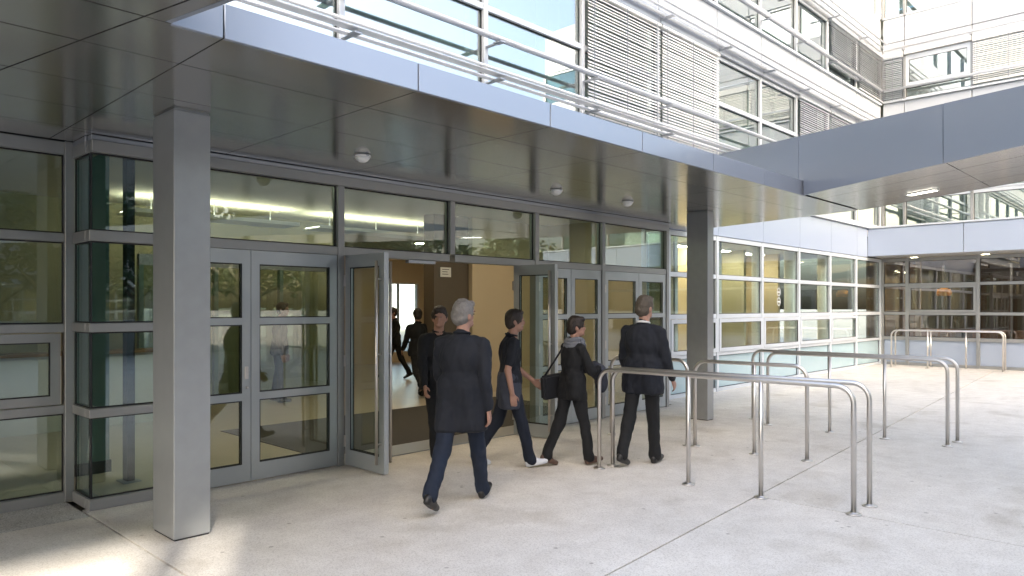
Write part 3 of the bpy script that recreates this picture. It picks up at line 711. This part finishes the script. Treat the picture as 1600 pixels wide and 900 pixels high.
# rooms of the side wing
st_wall('side_room_floor', (XD + .1, -6, -.02), (29, 7.6, -.003), 'lobby_floor'); st_wall('side_room_ceiling', (XD + .1, -6, 3.2), (29, 7.6, 3.26), 'office_wall')
st_wall('wall_side_back', (26.6, -6, 0), (26.7, 7.6, 3.2), 'brown_wall'); st_wall('wall_side_north', (XD + .12, 7.5, 0), (26.6, 7.6, 3.2), 'brown_wall')
for k, y in enumerate((6.4, 4.6)):  # ceiling lights added to brighten the dark far wing room
    c = empty('room_light', (24.2, y, 3.2), label=('ceiling light added to brighten the brown double door', 'ceiling light added to brighten the room over the brown desks')[k], cat='lamp', group='added ceiling lights in the far wing')
    box('housing', (-.5, -.1, -.05), (.5, .1, -.001), 'lamp_white', c); box('diffuser', (-.48, -.08, -.06), (.48, .08, -.051), 'lamp_wing', c)
dd = empty('wooden_door', (23.75, 6.78, 0), R(-90), label='brown double door inside the corner of the far wing', cat='door')
for s2 in (-1, 1):
    box('leaf', (s2 * .005, -.02, .0), (s2 * .42, .02, 2.95), 'wood', dd)
    lathe('knob', [(.012, 0), (.012, .03), (.03, .04), (.03, .055), (.01, .06)], 'stainless', dd, (s2 * .05, -.02, 1.95)).rotation_euler.x = R(90)
for s2 in (-1, 1): box('jamb', (s2 * .425, -.04, 0), (s2 * .56, .04, 3.05), 'lobby_wall', dd)
tl = empty('orange_lamp', (24.3, 5.75, 2.05), label='orange hanging lamp shade behind the far wing window', cat='lamp')
lathe('shade', [(.05, .20), (.16, .16), (.20, .05), (.19, -.03), (.17, -.035)], 'orange', tl); tube('cord', [(0, 0, .2), (0, 0, 1.14)], .006, 'ink', tl, 6)
for k, y in enumerate((5.9, 4.7, 3.5)):
    t = empty('desk', (24.5, y, 0), label=('brown wooden desk behind the first far wing window', 'brown wooden desk in the middle behind the far wing windows', 'brown wooden desk furthest from the wooden door in the far wing')[k], cat='desk', group='desks in the far wing')
    box('top', (-.35, -.5, .98), (.35, .5, 1.02), 'wood_warm', t); box('front_panel', (-.33, -.48, .08), (-.30, .48, .979), 'wood_warm', t)
    for s2 in (-.48, .45): box('side_panel', (-.299, s2, 0), (.33, s2 + .03, .979), 'wood_warm', t)
for q, y in enumerate((6.2, 5.3, 4.4, 3.4)): box('shelf_post', (26.1, y - .03, 0), (26.16, y + .03, 3.0), 'tube_grey', None, label='slim grey shelf upright on the far wing back wall, %s from the wooden door' % ('first', 'second', 'third', 'fourth')[q], cat='post', group='shelf uprights in the far wing')

# upper floor rooms: slabs, back wall, lamps, pipe
for z in (3.72, 6.95, 9.75, 12.2):
    st_wall('floor_slab', (-2, YC + .14, z), (28, 11.9, z + .22), 'office_wall'); st_wall('floor_slab_side', (XD + .12, -6, z + .001), (28, YC + .13, z + .221), 'office_wall')
st_wall('wall_upper_back', (-2, 11.0, 3.95), (27.5, 11.1, 12), 'office_wall'); st_wall('wall_upper_side', (27.6, -6, 3.95), (27.7, 11, 12), 'office_wall')
for k, x in enumerate((2.3, 6.8, 11.2, 15.3, 19.2)): st_wall('wall_upper_cross', (x, YC + .3, 3.95), (x + .1, 11.0, 6.94), 'office_wall')
for k, x in enumerate((4.4, 9.0, 13.2, 17.1)):
    st_wall('upper_column', (x - .14, YC + .55, 3.95), (x + .14, YC + .83, 6.94), 'office_wall')
tag(tube('radiator_pipe', [(-1.5, YC + .32, 5.15), (22.5, YC + .32, 5.15)], .07, 'pipe_green'), 'pale green pipe running behind the first floor windows over the canopy', 'pipe')

# ------------------------------------------------------------------ people
def capsule(bm, p1, r1, p2, r2, seg=14):
    p1, p2 = Vector(p1), Vector(p2); d = p2 - p1; L = d.length
    if L < 1e-5: d = Vector((0, 0, 1)); L = 1e-5
    q = d.to_track_quat('Z', 'Y'); rings = []
    for k in range(5): a = math.pi / 2 * (1 - k / 4); rings.append((r1 * math.cos(a), -r1 * math.sin(a)))
    for k in range(5): a = math.pi / 2 * k / 4; rings.append((r2 * math.cos(a), L + r2 * math.sin(a)))
    vs = []
    for r, z in rings:
        r = max(r, 1e-4); vs.append([bm.verts.new(p1 + q @ Vector((r * math.cos(2 * math.pi * k / seg), r * math.sin(2 * math.pi * k / seg), z))) for k in range(seg)])
    for a, b in zip(vs, vs[1:]):
        for k in range(seg): bm.faces.new((a[k], a[(k + 1) % seg], b[(k + 1) % seg], b[k]))
    bm.faces.new(vs[0][::-1]); bm.faces.new(vs[-1])
def ellip(bm, c, r, rot=(0, 0, 0)):
    m = Matrix.Translation(c) @ Euler(rot).to_matrix().to_4x4() @ Matrix.Diagonal((*r, 1))
    bmesh.ops.create_uvsphere(bm, u_segments=20, v_segments=14, radius=1, matrix=m)
def remesh(name, bm, voxel, smooth, m, parent, disp=0):
    bmesh.ops.recalc_face_normals(bm, faces=bm.faces)
    me = bpy.data.meshes.new(name); bm.to_mesh(me); bm.free()
    t = bpy.data.objects.new('tmp', me); COL.objects.link(t)
    r = t.modifiers.new('r', 'REMESH'); r.mode = 'VOXEL'; r.voxel_size = voxel
    s = t.modifiers.new('s', 'SMOOTH'); s.factor = .5; s.iterations = smooth
    dg = bpy.context.evaluated_depsgraph_get(); dg.update()
    out = bpy.data.meshes.new_from_object(t.evaluated_get(dg)); bpy.data.objects.remove(t); bpy.data.meshes.remove(me)
    if disp:
        nn = [v.normal.copy() for v in out.vertices]
        for v, n in zip(out.vertices, nn):
            p = v.co; w_ = noise.noise(Vector((p.x * 9, p.y * 9, p.z * 5))) + .6 * noise.noise(Vector((p.x * 24, p.y * 24, p.z * 13))) + (.5 * noise.noise(Vector((p.x * 70, p.y * 70, p.z * 40))) if name == 'hair' else 0)
            v.co = p + n * disp * (abs(w_) if name == 'hair' else w_)
    for p in out.polygons: p.use_smooth = True
    out.name = name; out.materials.clear(); out.materials.append(M[m]); return link(name, out, parent)

mat('skin', (.36, .20, .145), .5, var=.05, vscale=6); mat('skin_tan', (.42, .25, .18), .5, var=.05, vscale=6)
mat('hair_grey', (.17, .16, .15), .6, bump=.6, bscale=90, var=.2, vscale=20); mat('hair_brown', (.022, .014, .010), .55, bump=.6, bscale=90, var=.2, vscale=20)
mat('hair_fair', (.075, .06, .045), .6, bump=.6, bscale=90, var=.2, vscale=20)
mat('navy_cloth', (.0050, .0070, .0130), .85, bump=.25, bscale=25, var=.12, vscale=6); mat('black_cloth', (.0042, .0046, .0060), .85, bump=.25, bscale=25, var=.12, vscale=6)
mat('charcoal_cloth', (.012, .013, .017), .85, bump=.25, bscale=25, var=.12, vscale=6)
mat('denim', (.006, .012, .028), .85, bump=.3, bscale=30, var=.25, vscale=5); mat('denim_dark', (.0055, .0095, .021), .85, bump=.3, bscale=30, var=.2, vscale=5)
mat('grey_cloth', (.15, .16, .185), .9, bump=.4, bscale=25, var=.15, vscale=6); mat('slate_cloth', (.04, .046, .066), .9, bump=.3, bscale=25, var=.15, vscale=6)
mat('shoe_black', (.012, .011, .011), .4, var=.1); mat('shoe_white', (.62, .64, .68), .5, var=.08); mat('shoe_brown', (.09, .05, .035), .45, var=.1)
mat('white_shirt', (.7, .7, .7), .8)

def person(loc, head, label, h=1.75, legs=((25, 5), (-22, 25)), arms=((-18, 20), (20, 25)), lean=3, skin='skin', hair='hair_grey', top='navy_cloth', hem=.80, bottom='denim', shoes='shoe_black', sleeves=1.0, turn=0, extras=(), build=1.0, group=None, long_hair=False):
    """local +Y is the walking direction, +X the right hand side. legs/arms: (swing forward, flex) in degrees for right then left."""
    P = empty('person', (loc[0], loc[1], 0), math.atan2(head[1], head[0]) - math.pi / 2, label=label, cat='person', group=group)
    S = h / 1.75
    def rotx(v, deg): return Matrix.Rotation(R(deg), 3, 'X') @ Vector(v)
    TH, SH, UA, FA = .43, .42, .295, .26
    jt = {}; lowest = 9
    for i, (sw_, fl) in enumerate(legs):
        s = 1 if i == 0 else -1; hip = Vector((s * .092, 0, 0)); kn = hip + rotx((0, 0, -TH), sw_); an = kn + rotx((0, 0, -SH), sw_ - fl)
        jt['hip', i], jt['knee', i], jt['ank', i] = hip, kn, an; fa = sw_ - fl; jt['pitch', i] = fa
        pit = max(-32, min(18, fa * .75)); jt['fp', i] = pit
        d = rotx((0, 1, 0), pit); toe = an + d * .16 + rotx((0, 0, -.055), pit); heel = an - d * .055 + rotx((0, 0, -.06), pit)
        jt['toe', i], jt['heel', i] = toe, heel; lowest = min(lowest, toe.z - .03, heel.z - .028)
    base = -lowest
    up = Vector((0, 0, base))
    for k in list(jt):
        if isinstance(jt[k], Vector): jt[k] = (jt[k] + up) * S
    T = Matrix.Rotation(R(-lean), 3, 'X')
    def tr(v): return (up + T @ Vector(v)) * S
    chest = tr((0, 0, .30)); neck = tr((0, .0, .535)); hc = tr((0, .025, .70)); pel = tr((0, 0, .02))
    hd = Matrix.Rotation(R(turn), 3, 'Z')
    def hp(x, y, z): return hc + hd @ (Vector((x, y, z)) * S)
    for i in range(len(arms)):
        sw_, fl = arms[i][:2]
        s = 1 if i == 0 else -1
        ax = Matrix.Rotation(R(s * 0), 3, 'Y')
        sh = tr((s * .174 * build, -.005, .455)); ab = 9 if len(arms[i]) < 3 else arms[i][2]
        du = rotx((s * math.sin(R(ab)), 0, -math.cos(R(ab))), sw_); el = sh + du * UA * S
        inw = 0 if len(arms[i]) < 4 else arms[i][3]
        df = rotx((s * math.sin(R(ab * .4 - inw)), 0, -math.cos(R(ab * .4 - inw))), sw_ + fl); wr = el + df * FA * S
        jt['sh', i], jt['el', i], jt['wr', i], jt['hd', i] = sh, el, wr, df.normalized()
    # ---- body, one continuous mesh
    bm = bmesh.new()
    ellip(bm, hp(0, 0, .01), (.076 * S, .096 * S, .112 * S)); ellip(bm, hp(0, .022, -.062), (.058 * S, .072 * S, .062 * S))
    ellip(bm, hp(0, .098, -.018), (.013 * S, .020 * S, .026 * S)); ellip(bm, hp(0, .080, -.082), (.028 * S, .016 * S, .02 * S))
    ellip(bm, hp(0, .083, .032), (.048 * S, .014 * S, .012 * S)); ellip(bm, hp(0, .086, -.058), (.024 * S, .012 * S, .012 * S))
    for s in (-1, 1): ellip(bm, hp(s * .080, -.008, -.012), (.012 * S, .022 * S, .033 * S), (0, 0, R(s * 15 + turn)))
    capsule(bm, neck - Vector((0, 0, .05)) * S, .060 * S, hc + Vector((0, -.012, -.06)) * S, .054 * S)
    ellip(bm, chest, (.135 * S * build, .085 * S * build, .22 * S)); ellip(bm, (pel + chest) / 2, (.11 * S * build, .08 * S * build, .20 * S)); ellip(bm, pel, (.12 * S * build, .08 * S * build, .12 * S))
    for i in (0, 1):
        s = 1 if i == 0 else -1
        capsule(bm, jt['hip', i], .075 * S, jt['knee', i], .05 * S); capsule(bm, jt['knee', i], .05 * S, jt['ank', i], .036 * S)
        capsule(bm, jt['ank', i] + Vector((0, -.02, -.02)) * S, .022 * S, jt['toe', i] + Vector((0, -.06, .012)) * S, .016 * S)
        capsule(bm, neck - Vector((0, 0, .07)) * S, .04 * S, jt['sh', i], .042 * S)
        capsule(bm, jt['sh', i], .043 * S, jt['el', i], .038 * S); capsule(bm, jt['el', i], .040 * S, jt['wr', i], .027 * S)
        d = jt['hd', i]; w0 = jt['wr', i]; side = Vector((s, 0, 0)); fw = d.cross(side).normalized()      # across the palm
        if fw.y < 0: fw = -fw
        nrm = fw.cross(d).normalized(); nrm = nrm if nrm.dot(side) < 0 else -nrm                          # towards the body
        pm = w0 + d * .045 * S; q = d.to_track_quat('Z', 'Y')
        for k in range(4):
            capsule(bm, w0 + d * .01 * S + fw * (k - 1.5) * .012 * S, .013 * S, w0 + d * .085 * S + fw * (k - 1.5) * .0195 * S, .0115 * S, 8)
            ln = (.062, .074, .078, .068)[k] * S; b0 = w0 + d * .088 * S + fw * (k - 1.5) * .0205 * S
            b1 = b0 + (d * .9 + nrm * .25).normalized() * ln * .5; b2 = b1 + (d * .62 + nrm * .78).normalized() * ln * .5
            capsule(bm, b0, .0092 * S, b1, .0085 * S, 8); capsule(bm, b1, .0085 * S, b2, .007 * S, 8)
        t0 = w0 + d * .03 * S + fw * .026 * S; t1 = t0 + (d * .6 + fw * .6 + nrm * .35).normalized() * .045 * S; t2 = t1 + (d * .9 + fw * .1 + nrm * .3).normalized() * .032 * S
        capsule(bm, t0, .013 * S, t1, .0105 * S, 8); capsule(bm, t1, .0105 * S, t2, .0085 * S, 8)
    remesh('body', bm, .0072 * S, 3, skin, P)
    for s in (-1, 1):
        bm = bmesh.new(); ellip(bm, hp(s * .030, .087, .008), (.009 * S, .006 * S, .005 * S)); me = bpy.data.meshes.new('eye'); bm.to_mesh(me); bm.free(); me.materials.append(M['ink']); link('eye', me, P)
    # ---- hair
    bm = bmesh.new(); ellip(bm, hp(0, -.014, .038), (.086 * S, .101 * S, .102 * S)); ellip(bm, hp(0, -.045, -.01), (.078 * S, .068 * S, .085 * S))
    ellip(bm, hp(0, .05, .092), (.055 * S, .045 * S, .03 * S))
    for s in (-1, 1): ellip(bm, hp(s * .068, .012, .03), (.02 * S, .03 * S, .045 * S))
    if long_hair: ellip(bm, hp(0, -.06, -.08), (.075 * S, .05 * S, .11 * S))
    remesh('hair', bm, .0085 * S, 2, hair, P, .011)
    # ---- trousers
    bm = bmesh.new(); ellip(bm, pel + Vector((0, -.008, .02)) * S, (.145 * S * build, .098 * S * build, .12 * S))
    for i in (0, 1):
        hip, kn, an = jt['hip', i], jt['knee', i], jt['ank', i]
        capsule(bm, hip, .090 * S, kn, .068 * S); capsule(bm, kn, .070 * S, an + (kn - an).normalized() * .02 * S, .060 * S)
        capsule(bm, an + (kn - an).normalized() * .05 * S, .064 * S, an + Vector((0, .012, -.012)) * S, .066 * S)
    remesh('trousers', bm, .012 * S, 3, bottom, P, .011)
    # ---- jacket with skirt and sleeves
    bm = bmesh.new()
    ellip(bm, chest + Vector((0, -.008, .03)) * S, (.188 * S * build, .128 * S * build, .22 * S)); ellip(bm, tr((0, 0, .16)), (.168 * S * build, .122 * S * build, .20 * S))
    ellip(bm, tr((0, -.012, .425)), (.17 * S * build, .098 * S, .085 * S))
    hz_ = hem - (base * S)                                        # hem height relative to the hips
    lo = pel.copy(); lo.z = min(hem + .06, pel.z + .02)
    for sx in (-.075, 0, .075):
        capsule(bm, tr((sx * build, 0, .10)), .128 * S * build, Vector((sx * build * 1.12 * S, lo.y, lo.z)), .134 * S * build)
    for i in (0, 1):
        hip, kn = jt['hip', i], jt['knee', i]; q = max(0, min(.9, (hip.z - hem - .03) / (hip.z - kn.z)))
        capsule(bm, hip + Vector((0, 0, .04)) * S, .118 * S, hip.lerp(kn, q), .104 * S)
    capsule(bm, neck - Vector((0, .01, .055)) * S, .078 * S, neck + Vector((0, -.012, -.005)) * S, .064 * S)
    for i in (0, 1):
        sh, el, wr = jt['sh', i], jt['el', i], jt['wr', i]
        capsule(bm, neck - Vector((0, .0, .05)) * S, .058 * S, sh, .063 * S)
        if sleeves > .6:
            capsule(bm, sh, .063 * S, el, .056 * S); capsule(bm, el, .056 * S, el.lerp(wr, .93), .045 * S)
        else: capsule(bm, sh, .072 * S, sh.lerp(el, .7), .062 * S)
    # flatten the lowest part to a hem
    for v in bm.verts:
        if v.co.z < hem: v.co.z = hem + (v.co.z - hem) * .12
    remesh('jacket' if sleeves > .6 else 'shirt', bm, .011 * S, 3, top, P, .014)
    # ---- collar ring
    v, f = tube_data([(neck + Vector((math.cos(a) * .066, math.sin(a) * .062 - .008, .012 + .012 * math.sin(a + math.pi))) * S) for a in [2 * math.pi * k / 20 for k in range(21)]], .011 * S, 8)
    mesh('collar', v, f, 'white_shirt' if 'collar' in extras else top, P, True)
    # ---- shoes
    for i in (0, 1):
        bm = bmesh.new(); an, toe, heel = jt['ank', i], jt['toe', i], jt['heel', i]; d = (toe - heel).normalized(); upv = Vector((1, 0, 0)).cross(d).normalized()
        if upv.z < 0: upv = -upv
        c0 = heel + d * .03 * S
        capsule(bm, c0, .034 * S, c0 + d * .12 * S, .040 * S); capsule(bm, c0 + d * .12 * S, .040 * S, c0 + d * .195 * S, .030 * S); capsule(bm, c0 + upv * .02 * S, .036 * S, an - upv * .005 * S, .040 * S)
        capsule(bm, c0 + d * .12 * S + upv * .01 * S, .036 * S, an + d * .01 * S, .036 * S)
        o0 = c0 - upv * .028 * S
        for vv in bm.verts:
            k = (vv.co - o0).dot(upv)
            if k < 0: vv.co -= upv * k
        remesh('shoe', bm, .0085 * S, 3, shoes, P)
    # ---- extras
    if 'scarf' in extras:
        for k, (rr, zz) in enumerate(((.098, -.02), (.108, -.055), (.09, .012))):
            pts = [(neck + Vector((math.cos(a) * rr * 1.08, math.sin(a) * rr * .95 + .01, zz + .012 * math.sin(2 * a + k))) * S) for a in [2 * math.pi * q / 24 for q in range(25)]]
            v, f = tube_data(pts, .032 * S, 10); mesh('scarf', v, f, 'grey_cloth', P, True)
    if 'bundle' in extras:
        bm = bmesh.new(); c = (jt['wr', 0] + jt['wr', 1]) / 2 + Vector((0, .02, -.02)) * S
        ellip(bm, c, (.17 * S, .085 * S, .11 * S), (.2, .3, 0)); ellip(bm, c + Vector((.04, .03, -.12)) * S, (.11 * S, .06 * S, .14 * S)); ellip(bm, c + Vector((-.07, .0, .05)) * S, (.10 * S, .08 * S, .07 * S))
        remesh('folded_coat', bm, .011, 3, 'slate_cloth', P, .014)
    if 'waist' in extras:
        bm = bmesh.new()
        for sx in (-.08, 0, .08): capsule(bm, tr((sx, -.01, .06)), .128 * S, Vector((sx * 1.25 * S, pel.y - .01, .68 * S)), .122 * S)
        for v in bm.verts:
            if v.co.z < .66 * S: v.co.z = .66 * S + (v.co.z - .66 * S) * .1
        remesh('tied_jacket', bm, .012, 4, 'slate_cloth', P, .012)
    if 'bag' in extras:
        bm = bmesh.new(); c = tr((-.25, -.10, -.02)); bmesh.ops.create_cube(bm, size=1, matrix=Matrix.Translation(c) @ Euler((.1, .05, .1)).to_matrix().to_4x4() @ Matrix.Diagonal((.09, .30, .26, 1)))
        bmesh.ops.bevel(bm, geom=bm.edges[:], offset=.02, segments=3, affect='EDGES'); me = bpy.data.meshes.new('bag'); bm.to_mesh(me); bm.free(); me.materials.append(M['charcoal_cloth']); link('shoulder_bag', me, P)
        tube('bag_strap', [c + Vector((0, .12, .1)), tr((-.17, .12, .30)), tr((-.12, .06, .50)), tr((-.11, -.04, .51)), tr((-.17, -.14, .30)), c + Vector((0, -.12, .1))], .011, 'charcoal_cloth', P, 8)
    return P
fwd = Vector((.72, .694)); rgt = Vector((.694, -.72))
person((4.15, 4.60), (.90, .44), 'grey haired man in long dark navy coat and jeans striding past the doorway', 1.76, legs=((20, 4), (-22, 18)), arms=((-14, 22), (16, 24)), hem=.64, build=1.08, turn=-25)
person((5.26, 6.22), (-.35, -1), 'dark clothed person coming out of the open doorway behind the grey haired man', 1.69, legs=((16, 6), (-14, 18)), arms=((14, 16), (-12, 18)), hair='hair_brown', top='black_cloth', bottom='black_cloth', hem=.78, turn=-30)
person((5.52, 5.36), (.80, -.60), 'person in a navy top with bare forearms, tied slate jacket, jeans and white sneakers', 1.66, legs=((17, 5), (-16, 18)), arms=((-14, 24), (16, 36)), hair='hair_brown', hem=.86, bottom='denim_dark', shoes='shoe_white', sleeves=.5, extras=('waist',), build=.94)
person((6.03, 4.93), (.95, -.30), 'dark haired woman in a black coat with grey scarf carrying a folded coat', 1.58, legs=((16, 8), (-14, 14)), arms=((22, 70, 10, 38), (22, 66, 10, 34)), hair='hair_brown', top='black_cloth', bottom='black_cloth', hem=.70, shoes='shoe_brown', extras=('scarf', 'bundle', 'bag'), build=.94, turn=-20, long_hair=False)
person((6.60, 4.42), (1, .15), 'man in a dark navy suit with short fair hair seen from behind at the barrier', 1.79, legs=((8, 3), (-14, 14)), arms=((6, 28), (4, 30)), hair='hair_fair', bottom='black_cloth', hem=.76, extras=('collar',), build=1.08, turn=-14)
person((10.45, 13.9), (-.9, .3), 'dark silhouetted person walking by the rear window deep in the lobby', 1.68, legs=((18, 4), (-16, 16)), hair='hair_brown', top='black_cloth', bottom='black_cloth', hem=.78)
person((8.62, 10.75), (.4, 1), 'dark silhouetted person standing by the brown lobby wall with back to the doors', 1.64, legs=((6, 2), (-18, 40)), hair='hair_brown', top='black_cloth', bottom='black_cloth', hem=.76)
person((6.42, 11.9), (.7, -.7), 'person in dark top and blue jeans standing inside, seen through the double door', 1.74, legs=((4, 2), (-6, 6)), arms=((4, 14), (-4, 16)), hair='hair_brown', bottom='denim', hem=.84)

# ------------------------------------------------------------------ surroundings behind the viewpoint (seen in the glass)
def tree(x, y, h, cr, label, m, seed, n=2600):
    rnd = random.Random(seed); t = empty('tree', (x, y, -.06), label=label, cat='tree', group='trees across the court')
    v = []; f = []
    def add(pts, r):
        a, b = tube_data(pts, r, 8); o = len(v); v.extend(a); f.extend([tuple(i + o for i in q) for q in b])
    add([(0, 0, 0), (.05, .03, h * .3), (.0, .1, h * .6), (.1, 0, h * .85)], [.20, .15, .10, .04])
    cl = []
    for k in range(9):
        a = rnd.uniform(0, 6.28); z0 = h * rnd.uniform(.28, .6); rr = cr * rnd.uniform(.5, .9); z1 = z0 + h * rnd.uniform(.1, .28)
        add([(0, 0, z0), (math.cos(a) * rr * .5, math.sin(a) * rr * .5, z0 + (z1 - z0) * .6), (math.cos(a) * rr, math.sin(a) * rr, z1)], [.07, .05, .02]); cl.append((math.cos(a) * rr, math.sin(a) * rr, z1, cr * rnd.uniform(.3, .5)))
    for k in range(8):
        a = rnd.uniform(0, 6.28); rr = cr * rnd.uniform(0, .6); cl.append((math.cos(a) * rr, math.sin(a) * rr, h * rnd.uniform(.55, .92), cr * rnd.uniform(.3, .5)))
    mesh('trunk', v, f, 'bark', t, True)
    v = []; f = []
    for k in range(n):
        c = rnd.choice(cl); d = Vector((rnd.gauss(0, 1), rnd.gauss(0, 1), rnd.gauss(0, .8))).normalized() * c[3] * rnd.uniform(.5, 1.05)
        p = Vector(c[:3]) + d; u = Vector((rnd.gauss(0, 1), rnd.gauss(0, 1), rnd.gauss(0, .6))).normalized(); w_ = u.cross(Vector((rnd.gauss(0, 1), rnd.gauss(0, 1), rnd.gauss(0, 1)))).normalized(); s = rnd.uniform(.10, .2)
        o = len(v); v += [tuple(p - u * s), tuple(p + w_ * s * .5), tuple(p + u * s), tuple(p - w_ * s * .5)]; f.append((o, o + 1, o + 2, o + 3))
    mesh('crown', v, f, m, t)
rt = random.Random(3)
TL = ('loose', 'round', 'tall', 'dense', 'spreading', 'pale', 'narrow', 'bushy', 'open', 'dark', 'low')
for k in range(11):
    x = -3 + 3.1 * k + rt.uniform(-.6, .6); y = -12.5 - rt.uniform(0, 2.2)
    tree(x, y, rt.uniform(5.2, 7.2), rt.uniform(1.8, 2.4), 'broadleaf tree with %s crown in the row across the court' % TL[k], 'leaf' if k % 2 else 'leaf_dark', k)
# unseen block added to shade the court; slots cut to throw sun patches
blocker = empty('unseen_sun_blocker', (-10, -17, 0), label='tall unseen block added across the court to shade it, slotted to pass sun patches', cat='building')
def blocker_box(name, a, b, m='wall_grey'): inv(box(name, a, b, m), blocker)
BX0, BX1, BY0, BY1, BH, HZ0, HZ1 = -34.0, 12.5, -25.0, -17.0, 25.5, 11.25, 12.25
blocker_box('wall', (BX0, BY0, -.06), (BX1, BY1, HZ0)); blocker_box('blocker_upper', (BX0, BY1 - .3, HZ1), (BX1, BY1, BH))
slots = [(-12.55, -11.0), (-10.75, -10.45), (-1.2, -.85)]
xs2 = [BX0] + [q for p in slots for q in p] + [BX1]
for a, b in zip(xs2[::2], xs2[1::2]): blocker_box('blocker_pier', (a, BY1 - .3, HZ0 + .001), (b, BY1, HZ1 - .001))
for zz in (1.2, 4.4, 7.6):
    for k in range(13):
        x = BX0 + 1.6 + k * 3.4; blocker_box('window', (x, BY1 + .001, zz), (x + 2.2, BY1 + .05, zz + 1.7), 'glass_upper'); blocker_box('sill', (x - .1, BY1 + .001, zz - .08), (x + 2.3, BY1 + .12, zz - .002), 'white_frame')
